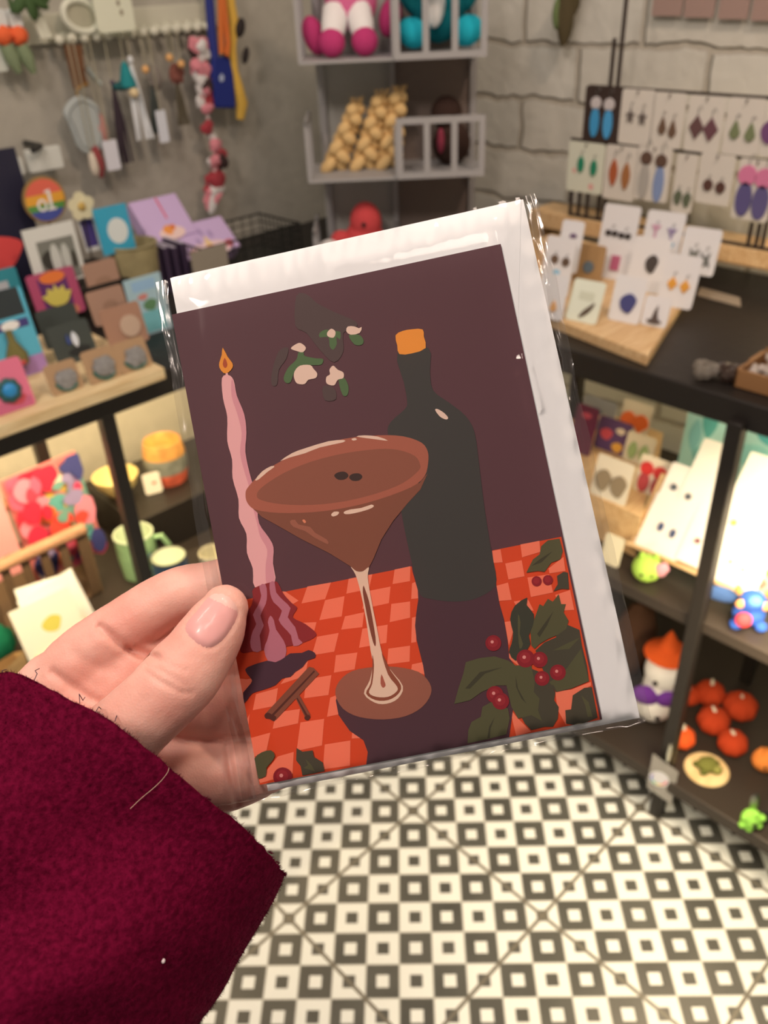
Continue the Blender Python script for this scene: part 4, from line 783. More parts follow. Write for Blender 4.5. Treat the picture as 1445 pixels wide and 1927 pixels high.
pcard('shop_card', 'leafy green and pink printed card at the right end of the middle shelf', 'card', (1436, 1142, 1030, 84), (206, 214, 196), [('blob', .5, .05, .55, (120, 160, 96), .7), ('blob', .3, .2, .3, (84, 160, 110), .8), ('blob', .3, -.2, .35, (218, 150, 130), .8), ('blob', .25, -.05, .75, (196, 196, 96), .7), ('blob', .2, .3, .6, (190, 196, 100), .8)], z=MS_R, yaw=YR, lean=.2, rnd=.001, rough=.2)

# ------------------------------------------------------------------ bottom right shelf
p = atz(1228, 1348, BS); sc_ = float((p-EYE)@FWD)/FPX
t = thing('plush_toy', 'white crochet ghost with an orange hat and purple bow on the bottom shelf', 'plush toy', p, YC-.2); s = sc_
g = G(); g.ell((-2*s, 0, 40*s), (38*s, 34*s, 42*s), 18); g.ell((12*s, -.002, 122*s), (42*s, 36*s, 44*s), 18); g.ell((4*s, 0, 82*s), (32*s, 30*s, 40*s), 18); g.build('body', WHT, t)
G().lathe([(42*s, 0), (36*s, 4*s), (18*s, 14*s), (10*s, 36*s), (.001, 52*s)], 18, (6*s, 0, 160*s)).build('hat', yarn((230, 92, 40)), t)
g = G(); g.ell((-24*s, -24*s, 76*s), (26*s, 12*s, 20*s), 12, R=Matrix.Rotation(.5, 3, 'Y')); g.ell((14*s, -30*s, 78*s), (22*s, 10*s, 17*s), 12, R=Matrix.Rotation(-.4, 3, 'Y')); g.build('bow', yarn((112, 56, 142)), t)
for x, z_ in ((22, 114), (-14, 118)): G().ell((x*s, -37*s, z_*s), 5*s, 8).build('eye', M((40, 32, 30), .2), t)
G().ell((2*s, -34*s, 30*s), 5*s, 8).build('button', M((40, 32, 30), .2), t)
t = thing('plush_toy', 'shaggy brown plush behind the crochet ghost by the bag edge', 'plush toy', atz(1186, 1262, BS), YC); G().ell((0, 0, .1), (.045, .04, .1), 16, wob=.2).build('body', yarn((86, 58, 44)), t)
PUM = yarn((176, 60, 32))
def pumpkin(label, x, y, r, stem=True, c=PUM):
    t = thing('crochet_pumpkin', label, 'pumpkin', atz(x, y, BS), random.random()*3, group='crochet pumpkins'); g = G(); vs = []
    n, m = 48, 20
    for i in range(m+1):
        th = math.pi*i/m
        for j in range(n): ph_ = 2*math.pi*j/n; q = 1+.035*math.cos(ph_*8); vs.append((r*q*math.sin(th)*math.cos(ph_), r*q*math.sin(th)*math.sin(ph_), r*.9+r*.9*math.cos(th)*(1-.12*(1-math.sin(th)))))
    g.add(vs, [(i*n+j, (i+1)*n+j, (i+1)*n+(j+1) % n, i*n+(j+1) % n) for i in range(m) for j in range(n)]); g.build('body', c, t, smooth=80)
    G().tube([(0, 0, r*1.5), (.003, 0, r*1.75), (.008, .002, r*2.0)], [.005, .004, .002], 6).build('stem', M((206, 190, 170), .7), t)
pumpkin('orange crochet pumpkin at the back left of the heap', 1332, 1322, .031)
pumpkin('orange crochet pumpkin at the back right of the heap', 1388, 1348, .034)
pumpkin('orange crochet pumpkin in the middle of the heap', 1338, 1374, .032)
pumpkin('orange crochet pumpkin lowest and nearest the wooden disc', 1374, 1414, .029)
pumpkin('dark orange crochet pumpkin half hidden behind the counter leg', 1294, 1322, .024)
pumpkin('bright orange crochet gourd with a white loop beside the counter leg', 1280, 1402, .026, c=yarn((232, 92, 44)))
p = atz(1436, 1446, BS); t = thing('plush_toy', 'orange crochet cat head at the right picture edge', 'plush toy', p, YC); G().ell((0, 0, .025), (.027, .023, .025), 16).build('head', yarn((222, 128, 62)), t)
for sx in (-1, 1): G().lathe([(.009, 0), (.005, .01), (.0005, .02)], 10, (sx*.015, 0, .043)).build('ear', yarn((222, 128, 62)), t); G().ell((sx*.01, -.022, .026), .0032, 8).build('eye', M((36, 28, 26), .2), t)
p = atz(1331, 1482, BS); dc_ = atz(1329, 1450, BS)
t = thing('wood_slice', 'pale oval wood slice under a green crochet turtle', 'wood slice', dc_, YC); G().lathe([(.041, 0), (.043, .003), (.041, .006)], 40).build('slice', wood((232, 196, 146), (216, 176, 124), 30, (1, 1, 1)), t)
t = thing('crochet_turtle', 'mossy green crochet turtle lying on the wood slice', 'plush toy', dc_+np.array([0, 0, .006]), YC)
G().ell((0, 0, .012), (.021, .018, .013), 16, wob=.15).build('shell', yarn((112, 108, 54)), t); G().ell((.014, -.014, .011), (.010, .009, .009), 12).build('head', yarn((140, 132, 72)), t)
for a in (.4, 1.6, 2.7, 4.1, 5.4): G().ell((.021*math.cos(a), .018*math.sin(a), .006), (.008, .006, .006), 10).build('flipper', yarn((96, 96, 48)), t)
p = atz(1408, 1556, BS); t = thing('plush_toy', 'lime green crochet bug with clear wings near the front of the bottom shelf', 'plush toy', p, YC); GRN2 = yarn((146, 200, 84))
g = G(); g.ell((0, 0, .024), (.018, .016, .022), 16)
for a in range(6): b = a*1.05+.4; g.ell((.018*math.cos(b), -.006, .024+.02*math.sin(b)), (.007, .007, .007), 10)
g.build('body', GRN2, t); G().ell((.0, -.017, .026), .004, 8).build('eye', M((40, 34, 30), .2), t)
WNG = clear((.86, .9, .86), .2, 1.4, .25)
G().ell((.002, .006, .062), (.009, .003, .024), 14, R=Matrix.Rotation(-.15, 3, 'Y')).build('wing', WNG, t); G().ell((.03, .004, .016), (.015, .003, .026), 14, R=Matrix.Rotation(-.5, 3, 'Y')).build('wing', WNG, t)
# hanging tag with rainbow ring on the shelf front
hp_ = np.array([RF-.022, 0, 0]); ta, tb = atx(1234, 1416, RF-.024), atx(1238, 1505, RF-.024)
t = thing('care_tag', 'translucent tag with a rainbow ring hanging by the foot of the counter leg', 'tag', tb, YR+.35); hh = ta[2]-tb[2]; wd = .052
G().add([(-wd*.5, 0, hh*.22), (wd*.5, 0, -.002), (wd*.5, 0, hh*.78), (-wd*.5, 0, hh*1.02), (-wd*.5, .001, hh*.22), (wd*.5, .001, -.002), (wd*.5, .001, hh*.78), (-wd*.5, .001, hh*1.02)], [(0, 1, 2, 3), (7, 6, 5, 4), (0, 4, 5, 1), (1, 5, 6, 2), (2, 6, 7, 3), (3, 7, 4, 0)]).build('sleeve', M((142, 132, 126), .25, coat=.4), t)
g = G(); mm = []; g.flat(circ(.019, -.006, hh*.50, 28, .021), -.0006, 0); mm.append(M((206, 196, 200), .4))
for i, c in enumerate(((120, 96, 170), (96, 120, 180), (96, 176, 120), (226, 196, 90), (226, 130, 90), (214, 84, 110))):
    a0 = 2.6-i*-.62; k_ = [(-.006+r*math.cos(a), hh*.50+r*1.1*math.sin(a)) for r, rng_ in ((.016, np.linspace(a0, a0+.6, 6)), (.0125, np.linspace(a0+.6, a0, 6))) for a in rng_]
    g.flat(k_, -.0009, i+1); mm.append(M(c, .4))
g.build('printed_ring', mm, t, smooth=0)
ca, cb_ = atx(1262, 1402, RF-.03), atx(1256, 1432, RF-.03)
G().tube([tuple(Matrix.Rotation(-(YR+.35), 3, 'Z')@Vector(tuple(q-tb))) for q in (cb_, (ca+cb_)/2, ca)], [.003, .0045, .003], 8).build('clasp', M((206, 192, 176), .25, .8), t)
# ------------------------------------------------------------------ the greeting card, its envelope and its film bag
CARD_PX = [(323, 592), (942, 459), (1127, 1355), (483, 1478)]; CW, CH = .105, .148
def card_pose():
    A = []
    for (x, y), (u, v) in zip([(0, 0), (CW, 0), (CW, CH), (0, CH)], [((a-CX)/FPX, (b-CY)/FPX) for a, b in CARD_PX]):
        A.append([x, y, 1, 0, 0, 0, -u*x, -u*y, -u]); A.append([0, 0, 0, x, y, 1, -v*x, -v*y, -v])
    h = np.linalg.svd(np.array(A, float))[2][-1].reshape(3, 3)
    s = 1/math.sqrt(np.linalg.norm(h[:, 0])*np.linalg.norm(h[:, 1])); s = s if h[2, 2] > 0 else -s
    W = lambda c: CAMX*c[0]-CAMY*c[1]+FWD*c[2]
    x = W(h[:, 0]*s); x /= np.linalg.norm(x); z = -W(h[:, 1]*s); z -= x*np.dot(x, z); z /= np.linalg.norm(z)
    return EYE+W(h[:, 2]*s), x, np.cross(z, x), z
KO, KX, KY, KZ = card_pose()
KM = Matrix.Identity(4)
for i in range(3): KM[i][0] = KX[i]; KM[i][1] = KY[i]; KM[i][2] = KZ[i]; KM[i][3] = KO[i]
def kp(x, y):                   # a pixel on the card's own plane: across, up
    p = atp(x, y, KO, KY)-KO; return (float(p@KX), float(p@KZ))
def cd(x, y): return float((atp(x, y, KO, KY)-EYE)@FWD)
def on_card(name, label, cat):
    o = thing(name, label, cat); o.matrix_world = KM; return o
def Z(x0, y0, s): return lambda pts: [(x0+x*s, y0+y*s) for x, y in pts]
zA, zB, zC, zD, zE = Z(300, 350, .34602), Z(700, 350, .38062), Z(400, 850, .31142), Z(800, 900, .31142), Z(400, 1150, .34602)
PLUM = (92, 57, 61); DKGREEN = (74, 66, 52); LEAF = (86, 80, 54)
greet = on_card('greeting_card', 'greeting card printed with a martini glass, pink candle and dark bottle, held in hand', 'greeting card')
g = G(); cm = []; g.bx(0, CW, 0, .0004, -CH, 0, 0); cm.append(M(PLUM, .55, spec=.15, key='art')); _l = [0]
_ck = {}
def art(pts, c, smooth=0):
    if smooth: pts = smooth_poly(pts, smooth)
    if c not in _ck: _ck[c] = len(cm); cm.append(M(c, .55, spec=.15, key='art'))
    _l[0] += 1
    q = []
    for x, y in pts:
        a, b = kp(x, y); q.append((min(max(a, 0), CW), min(max(b, -CH), 0)))
    g.flat(q, -.000004*_l[0]-.00002, _ck[c])
ORANGE, PEACH = (212, 70, 36), (242, 118, 88)
art([(418, 1137), (774, 1066), (1056, 1010), (1130, 1360), (480, 1482)], ORANGE)
for q in ([(572, 815), (715, 790), (680, 890), (537, 917)], [(822, 768), (965, 740), (945, 830), (808, 858)], [(1100, 712), (1195, 692), (1192, 782), (1087, 800)],
          [(680, 897), (797, 873), (780, 995), (645, 1018)], [(925, 845), (1075, 815), (1065, 915), (905, 950)], [(1080, 920), (1193, 905), (1193, 1003), (1070, 1030)],
          [(800, 995), (915, 970), (905, 1060), (777, 1075)], [(1205, 795), (1230, 785), (1250, 885), (1200, 890)], [(632, 1118), (762, 1095), (735, 1208), (600, 1230)],
          [(905, 1070), (1058, 1045), (1050, 1155), (885, 1185)], [(1062, 1190), (1193, 1172), (1190, 1268), (1055, 1285)], [(745, 1230), (875, 1213), (858, 1315), (733, 1335)],
          [(1205, 1003), (1230, 996), (1230, 1150), (1200, 1155)], [(500, 1035), (628, 1030), (610, 1100), (560, 1080)], [(440, 1365), (577, 1262), (560, 1355), (410, 1405)],
          [(565, 1375), (718, 1350), (700, 1470), (553, 1490)], [(262, 1465), (395, 1428), (380, 1535), (243, 1562)], [(1205, 1285), (1275, 1270), (1290, 1350), (1200, 1320)],
          [(870, 1320), (960, 1305), (950, 1320), (870, 1335)], [(165, 1370), (240, 1380), (215, 1440), (170, 1490)], [(340, 840), (440, 845), (520, 900), (470, 930)], [(150, 960), (240, 950), (200, 1000), (160, 1040)]):
    art(zC(q), PEACH)
for q in ([(478, 605), (607, 585), (595, 730), (457, 760)], [(610, 725), (750, 703), (747, 840), (600, 860)], [(760, 650), (835, 690), (757, 692)], [(345, 550), (475, 532), (465, 610), (327, 640)],
          [(205, 690), (315, 660), (292, 765), (180, 800)], [(355, 790), (442, 765), (435, 885), (260, 935), (248, 920)], [(165, 590), (202, 558), (178, 625)], [(640, 470), (690, 450), (690, 560), (622, 575)], [(140, 380), (215, 365), (200, 420), (150, 460)]):
    art(zE(q), PEACH)
for q in ([(400, 440), (455, 430), (468, 508), (410, 512)], [(575, 400), (690, 378), (695, 445), (585, 478)], [(483, 515), (583, 495), (600, 592), (503, 612)], [(428, 650), (500, 630), (522, 735), (440, 742)],
          [(617, 600), (748, 580), (772, 690), (638, 718)], [(745, 545), (835, 475), (847, 560), (750, 575)], [(785, 705), (875, 675), (900, 795), (815, 800)], [(480, 868), (520, 862), (530, 930), (505, 1010)],
          [(535, 745), (620, 730), (655, 800), (560, 790)], [(495, 1080), (560, 1130), (620, 1100), (540, 1000)], [(785, 1290), (920, 1270), (900, 1380), (850, 1490), (800, 1400)], [(510, 1390), (560, 1450), (640, 1530), (550, 1560)], [(820, 1300), (1000, 1230), (1002, 1252), (860, 1330)]):
    art(zD(q), PEACH)
# long plum shade of the bottle and glass across the printed cloth
art([(774, 1060), (776, 1075), (786, 1110), (787, 1128), (783, 1155), (781, 1177), (784, 1205), (796, 1252), (802, 1290), (640, 1290), (632, 1318), (637, 1345), (658, 1375), (684, 1393), (692, 1415), (690, 1443), (880, 1403), (958, 1388), (970, 1300), (972, 1256), (958, 1238), (955, 1205), (948, 1165), (940, 1137), (934, 1102), (925, 1030)], (80, 50, 56))
# mistletoe
DIM = (86, 66, 63)
art(zA([(745, 600), (800, 590), (860, 640), (960, 690), (1070, 740), (1060, 780), (1000, 800), (1000, 900), (950, 960), (880, 900), (800, 800), (740, 760)]), DIM, 3)
art(zA([(650, 900), (700, 880), (690, 940), (650, 1000), (640, 1080), (610, 1080), (615, 1000)]), DIM, 3)
art(zA([(890, 1090), (950, 1100), (960, 1160), (900, 1165)]), DIM, 3)
GRN = (84, 104, 66); CREAM = (232, 190, 168)
art(zA([(757, 905), (785, 905), (790, 925), (850, 938), (890, 942), (880, 972), (830, 975), (770, 978), (735, 1010), (715, 1065), (690, 1072), (676, 1045), (700, 990), (745, 945)]), GRN, 3)
art(zA([(872, 800), (905, 782), (950, 790), (985, 795), (982, 836), (962, 820), (965, 860), (945, 892), (925, 870), (920, 822), (872, 825)]), GRN, 2)
art(zA([(1030, 812), (1085, 810), (1110, 840), (1100, 864), (1060, 862)]), GRN, 3)
art(zA([(975, 1055), (1005, 1045), (1028, 1090), (1022, 1138), (995, 1135)]), GRN, 3)
art(zA([(715, 884), (745, 860), (770, 856), (797, 880), (780, 905), (745, 898)]), CREAM, 3)
art(zA([(735, 1010), (765, 978), (820, 975), (838, 995), (858, 1020), (850, 1045), (810, 1055), (790, 1078), (750, 1075), (733, 1045)]), CREAM, 3)
art(zA([(925, 1000), (945, 978), (970, 1000), (1000, 1015), (1000, 1045), (970, 1055), (950, 1085), (910, 1075), (908, 1040), (928, 1025)]), CREAM, 3)
art(zA([(912, 800), (935, 777), (958, 795), (948, 825), (918, 820)]), CREAM, 3)
art(zA([(1016, 790), (1025, 765), (1060, 765), (1085, 775), (1100, 768), (1090, 800), (1040, 810)]), CREAM, 2)
# bottle
art([(748, 664), (806, 655), (809, 700), (815, 735), (845, 758), (876, 783), (893, 815), (902, 880), (912, 960), (925, 1040), (934, 1090), (925, 1110), (890, 1128), (850, 1132), (810, 1127), (790, 1118), (780, 1080), (760, 990), (745, 900), (730, 820), (735, 795), (762, 770), (766, 755), (760, 720)], (66, 60, 56), 3)
art(zB([(116, 740), (150, 718), (200, 709), (250, 710), (256, 745), (265, 802), (200, 828), (135, 832), (125, 790)]), (236, 142, 56), 2)
art(zB([(312, 1108), (325, 1104), (355, 1122), (376, 1146), (365, 1155), (335, 1140)]), CREAM, 3)
# candle
PINK, PINK2, MAR, MAUVE = (234, 166, 162), (216, 142, 146), (140, 42, 44), (184, 106, 118)
body = [(418, 712), (430, 706), (440, 716), (446, 745), (460, 780), (464, 815), (462, 850), (470, 890), (480, 925), (484, 950), (488, 985), (505, 1010), (515, 1030), (514, 1060), (517, 1097), (480, 1105), (476, 1070), (465, 1040), (464, 1005), (450, 975), (449, 940), (438, 900), (437, 865), (428, 830), (428, 785), (420, 750)]
art(body, PINK, 3)
art([(437, 712), (446, 745), (460, 780), (464, 815), (462, 850), (470, 890), (480, 925), (484, 950), (488, 985), (505, 1010), (515, 1030), (514, 1060), (517, 1097), (502, 1099), (500, 1065), (503, 1035), (490, 1010), (484, 985), (475, 950), (470, 920), (458, 880), (452, 850), (455, 815), (447, 780), (436, 745)], PINK2, 3)
art(zA([(361, 1018), (373, 1018), (378, 1045), (362, 1045)]), PINK)
art(zA([(345, 880), (372, 930), (398, 965), (398, 990), (375, 1015), (350, 1018), (328, 990), (327, 960), (340, 920)]), (232, 140, 52), 2)
art(zA([(356, 935), (371, 970), (365, 988), (355, 990), (345, 970)]), (176, 76, 44), 2)
art(zC([(250, 825), (370, 785), (400, 800), (430, 860), (480, 915), (512, 945), (485, 1000), (560, 1040), (625, 1095), (610, 1125), (540, 1155), (430, 1180), (250, 1205), (170, 1210), (180, 1100), (195, 990), (235, 930), (245, 880)]), MAR, 3)
for q in ([(283, 812), (320, 800), (330, 860), (322, 920), (290, 990), (310, 1050), (285, 1110), (295, 1200), (245, 1205), (228, 1150), (245, 1080), (265, 1040), (245, 985), (275, 930), (295, 870)],
          [(345, 795), (375, 785), (385, 850), (430, 900), (472, 945), (455, 1000), (500, 1060), (520, 1130), (545, 1155), (490, 1175), (475, 1110), (430, 1060), (400, 1015), (420, 960), (370, 910), (350, 860)],
          [(350, 990), (372, 1020), (385, 1075), (430, 1140), (447, 1200), (430, 1255), (385, 1270), (335, 1262), (312, 1195), (330, 1140), (345, 1080), (335, 1030)]):
    art(zC(q), MAUVE, 2)
art(zC([(200, 1325), (215, 1300), (330, 1262), (380, 1272), (440, 1240), (470, 1218), (540, 1215), (580, 1198), (618, 1215), (620, 1245), (575, 1260), (545, 1300), (500, 1330), (470, 1360), (420, 1370), (380, 1410), (300, 1440), (240, 1460), (210, 1500), (170, 1530), (160, 1490), (215, 1420), (240, 1385), (225, 1360)]), (74, 44, 54), 2)
# cinnamon sticks
BR1, BR2 = (128, 72, 54), (84, 42, 34)
art(zC([(500, 1485), (525, 1470), (592, 1590), (560, 1605)]), BR1); art(zC([(508, 1490), (514, 1486), (575, 1590), (562, 1595)]), BR2)
art(zE([(500, 575), (520, 562), (533, 575), (520, 592), (505, 590)]), BR2, 2)
art(zE([(525, 302), (550, 308), (580, 340), (345, 590), (285, 560)]), BR1); art(zE([(552, 322), (558, 328), (330, 572), (318, 566)]), BR2)
art(zE([(283, 565), (300, 550), (322, 560), (348, 575), (335, 598), (310, 585), (290, 583)]), BR2, 2)
# martini glass
RIM, LIQ, CONE = (168, 92, 72), (142, 82, 64), (132, 76, 58)
art(zE([(668, 450), (690, 380), (760, 325), (880, 303), (1000, 303), (1120, 330), (1180, 390), (1187, 450), (1140, 520), (1050, 570), (930, 588), (800, 575), (710, 530)]), (150, 88, 70), 3)
art(zC([(240, 340), (760, 250), (1250, 190), (1300, 130), (1255, 230), (1180, 310), (1090, 420), (1020, 530), (975, 640), (945, 700), (910, 722), (870, 725), (830, 690), (700, 610), (540, 530), (400, 450), (300, 395)]), CONE)
art(zC([(200, 260), (215, 215), (300, 130), (430, 50), (600, -25), (800, -78), (1000, -98), (1150, -92), (1260, -55), (1300, 0), (1302, 70), (1280, 150), (1200, 215), (1000, 290), (800, 340), (600, 366), (400, 370), (260, 350), (212, 310)]), RIM, 3)
art(zC([(268, 265), (300, 215), (430, 130), (600, 60), (800, 10), (1000, -15), (1120, -10), (1220, 25), (1253, 75), (1245, 115), (1150, 190), (1000, 250), (800, 300), (600, 322), (420, 318), (300, 295)]), LIQ, 3)
for q in ([(735, 145), (760, 125), (800, 122), (822, 145), (800, 168), (760, 170)], [(825, 155), (845, 135), (885, 132), (906, 152), (885, 175), (845, 176)]): art(zC(q), (64, 44, 40), 3)
for q in ([(258, 172), (300, 120), (355, 88), (375, 92), (330, 125), (280, 168)], [(410, 57), (480, 10), (560, -20), (700, -62), (790, -70), (790, -56), (650, -25), (560, 10), (470, 35)], [(870, -90), (920, -98), (1000, -90), (1060, -66), (1000, -72)], [(840, -76), (862, -82), (872, -72), (850, -66)],
          [(793, 365), (830, 350), (900, 340), (960, 320), (974, 332), (940, 350), (860, 372), (805, 378)], [(717, 380), (735, 363), (765, 365), (755, 383), (728, 392)]): art(zC(q), (232, 190, 166), 2)
art(zC([(543, 415), (555, 410), (566, 425), (555, 432)]), (226, 130, 96), 2)
art(zC([(468, 420), (500, 412), (520, 440), (590, 455), (620, 490), (690, 530), (700, 556), (680, 552), (610, 515), (560, 480), (490, 455)]), (158, 92, 72), 2)
art(zC([(835, 695), (870, 722), (910, 722), (945, 698), (938, 760), (960, 900), (990, 1050), (1025, 1220), (1070, 1310), (1150, 1415), (1120, 1490), (1050, 1522), (980, 1515), (915, 1460), (950, 1380), (968, 1280), (955, 1200), (925, 1000), (895, 850), (865, 745)]), (226, 186, 160), 3)
art(zC([(912, 808), (925, 840), (945, 900), (965, 1000), (985, 1120), (985, 1175), (970, 1150), (945, 1050), (922, 930), (908, 850)]), (124, 66, 50), 2)
art(zC([(966, 1225), (976, 1290), (965, 1400), (945, 1455), (990, 1480), (1060, 1480), (1110, 1450), (1115, 1418), (1060, 1345), (1022, 1215), (1075, 1320), (1138, 1410), (1120, 1465), (1060, 1500), (985, 1500), (928, 1460), (955, 1400), (966, 1300)]), (140, 74, 54), 3)
art(zC([(1020, 1343), (1038, 1385), (1046, 1412), (1030, 1426), (1015, 1400)]), (168, 88, 70), 2)
# holly and berries
RED, RED2 = (138, 34, 42), (172, 52, 54)
def berry(x, y, r, hl=True):
    art([(x+p, y+q) for p, q in circ(r, n=20)], RED); art([(x+p, y+q) for p, q in circ(r*.62, -r*.05, -r*.1, 16)], (152, 42, 48))
    if hl: art([(x+p, y+q) for p, q in circ(r*.2, -r*.15, -r*.15, 10)], (222, 138, 130))
art(zD([(610, 570), (650, 490), (690, 460), (700, 410), (740, 375), (810, 365), (830, 440), (815, 490), (760, 510), (720, 565), (680, 560)]), LEAF)
art(zD([(640, 530), (690, 490), (770, 440), (700, 510)]), (66, 60, 44))
art(zD([(773, 683), (800, 640), (795, 590), (835, 565), (860, 570), (868, 670), (820, 668)]), DKGREEN)
for q in ((672, 622), (740, 615)):
    x, y = zD([q])[0]; berry(x, y, 9.5, False)
art(zD([(800, 860), (930, 915), (945, 1010), (975, 1130), (988, 1225), (880, 1270), (790, 1290), (740, 1230), (700, 1130), (665, 1040), (720, 990), (790, 960)]), DKGREEN)
art(zD([(735, 1240), (830, 1180), (940, 1030), (960, 1120), (988, 1225), (880, 1268), (795, 1288), (775, 1250)]), LEAF)
art(zD([(770, 1040), (850, 1000), (935, 960), (870, 1030)]), LEAF)
art(zD([(640, 1010), (635, 930), (655, 860), (690, 760), (712, 772), (740, 728), (770, 745), (805, 700), (820, 760), (848, 760), (835, 810), (865, 860), (850, 910), (800, 945), (740, 970), (690, 1000), (660, 1030)]), LEAF)
art(zD([(675, 940), (710, 890), (775, 800), (735, 890), (690, 960)]), (66, 60, 44))
art(zD([(545, 1102), (505, 1050), (520, 1000), (530, 930), (512, 850), (540, 770), (615, 720), (612, 765), (655, 820), (650, 890), (625, 950), (635, 1000), (600, 1050)]), (62, 60, 48), 2)
art(zD([(560, 820), (575, 870), (570, 940), (590, 1000), (570, 1030), (560, 940)]), LEAF, 2)
art(zD([(590, 1130), (720, 1180), (785, 1290), (778, 1340), (805, 1380), (800, 1450), (770, 1500), (720, 1500), (640, 1520), (600, 1480), (580, 1440)]), DKGREEN)
art(zD([(850, 1480), (845, 1400), (880, 1395), (890, 1310), (960, 1265), (1005, 1260), (1040, 1445), (960, 1480), (900, 1490)]), DKGREEN); art(zD([(940, 1310), (985, 1350), (1010, 1440), (980, 1440), (965, 1370)]), LEAF)
art(zD([(175, 1362), (200, 1270), (230, 1180), (245, 1110), (330, 1085), (420, 1075), (500, 1100), (545, 1130), (640, 1130), (660, 1230), (655, 1290), (690, 1330), (680, 1400), (705, 1465), (640, 1430), (560, 1450), (520, 1380), (490, 1250), (430, 1250), (340, 1290), (270, 1340)]), LEAF)
art(zD([(240, 1270), (330, 1170), (470, 1140), (360, 1180), (270, 1270)]), (66, 60, 44)); art(zD([(545, 1190), (560, 1270), (610, 1360), (580, 1330), (548, 1260)]), (66, 60, 44))
art(zD([(255, 1600), (260, 1520), (280, 1470), (335, 1440), (345, 1380), (400, 1350), (500, 1390), (510, 1450), (490, 1545), (375, 1575)]), LEAF)
art(zD([(375, 1570), (385, 1500), (420, 1440), (395, 1510), (390, 1568)]), (66, 60, 44))
for x, y, r in ((411, 995, 15), (690, 1095, 15), (605, 1088, 17), (800, 1172, 15), (705, 1208, 14), (420, 1305, 16), (455, 1345, 16)):
    p = zD([(x, y)])[0]; berry(p[0], p[1], r)
# sprigs by the lower left corner
art(zE([(215, 850), (225, 800), (270, 765), (320, 755), (340, 785), (320, 820), (295, 850), (290, 895), (240, 910), (222, 890)]), LEAF, 2)
art(zE([(458, 742), (490, 762), (545, 755), (552, 790), (600, 820), (610, 868), (490, 892), (480, 840), (456, 810)]), DKGREEN); art(zE([(505, 800), (535, 830), (560, 870), (530, 860), (495, 850), (520, 835)]), LEAF)
p = zE([(383, 905)])[0]; berry(p[0], p[1]-2, 18)
g.build('printed_front', cm, greet, smooth=0)
G().bx(0.0003, CW, .0005, .0008, -CH, 0).build('back_panel', M((236, 226, 218), .6), greet)

ENV = [kp(*p) for p in ((318, 521), (985, 372), (1206, 1352), (503, 1491))]
env = on_card('envelope', 'blank white envelope behind the printed card, inside the clear bag', 'envelope')
g = G(); g.prism(ENV, .0012, .0020); g.build('body', M((232, 220, 214), .5, coat=.15), env)
a, b, c, d = [np.array(p) for p in ENV]
g = G(); g.prism([tuple(a+(b-a)*.006), tuple(b-(b-a)*.006), tuple(b+(c-b)*.33-(b-a)*.12), tuple(a+(d-a)*.33+(b-a)*.12)], .0010, .0012); g.build('flap', M((232, 220, 214), .5, coat=.15), env)

FILM = clear((.985, .985, .985), .07, 1.30)
CRINK = clear((.96, .96, .955), .12, 1.5, .10)
BAG = [np.array(kp(*p)) for p in ((301, 527), (999, 364), (1216, 1355), (468, 1507))]
bag = on_card('clear_film_bag', 'clear crinkled cellophane bag around the greeting card and envelope', 'bag')
RIDGE = [(np.array(kp(*a)), np.array(kp(*b)), am) for a, b, am in (((932, 440), (1000, 740), .0007), ((985, 700), (1048, 960), .0006), ((640, 470), (800, 436), .0005), ((560, 1010), (860, 1030), .00012))]
def sheet(y0, sgn, edge_amp, nu=150, nv=190, seed=0):
    g = G(); vs = []
    for j in range(nv+1):
        for i in range(nu+1):
            u, v = i/nu, j/nv
            p = (BAG[0]*(1-u)+BAG[1]*u)*(1-v)+(BAG[3]*(1-u)+BAG[2]*u)*v
            e = min(u, 1-u)*.113; f = min(v, 1-v)*.16
            k = max(0, 1-min(e, f)/.012)
            n1 = noise.noise(Vector((u*3, v*3, seed)))*.00018+noise.noise(Vector((u*9+4, v*5, seed+7)))*.00006
            n2 = noise.noise(Vector((u*40, v*26, seed+3)))*edge_amp*k
            rd = 0
            for A_, B_, am in (RIDGE if y0 < 0 else ()):
                d_ = B_-A_; L_ = np.linalg.norm(d_); q_ = p-A_; al = float(q_@d_)/L_; of = float(q_[0]*d_[1]-q_[1]*d_[0])/L_
                if -.004 < al < L_+.004: rd += am*math.exp(-((of+.0012*noise.noise(Vector((al*60, 5, seed))))/.0016)**2)*(.6+.8*abs(noise.noise(Vector((al*45, 1, seed)))))
            vs.append((p[0], y0*(1-.75*k*k)+.0012*k*k+sgn*(n1+n2)-rd, p[1]))
    W_ = nu+1
    fs = [(j*W_+i, (j+1)*W_+i, (j+1)*W_+i+1, j*W_+i+1) for j in range(nv) for i in range(nu)]
    g.add(vs, fs); return g
sheet(-.0022, 1, .00028, seed=1).build('front_sheet', FILM, bag, smooth=180)
sheet(.0048, 1, .0006, seed=9).build('back_sheet', FILM, bag, smooth=180)
def crinkle(p, q, wd, seed, n=150):
    g = G(); vs = []; p = np.array(p); q = np.array(q); d = (q-p)/np.linalg.norm(q-p); nr = np.array([-d[1], d[0]])
    for i in range(n+1):
        t = i/n; c = p+(q-p)*t
        for j in range(6):
            s = (j/5-.5)*wd
            e = noise.noise(Vector((t*11, j*1.1, seed)))*.0011+noise.noise(Vector((t*30, j*2.2, seed+5)))*.00035
            o = noise.noise(Vector((t*9, 2, seed+11)))*.0008
            vs.append((c[0]+nr[0]*(s+o), .0012+e, c[1]+nr[1]*(s+o)))
    g.add(vs, [(i*6+j, (i+1)*6+j, (i+1)*6+j+1, i*6+j+1) for i in range(n) for j in range(5)])
    return g
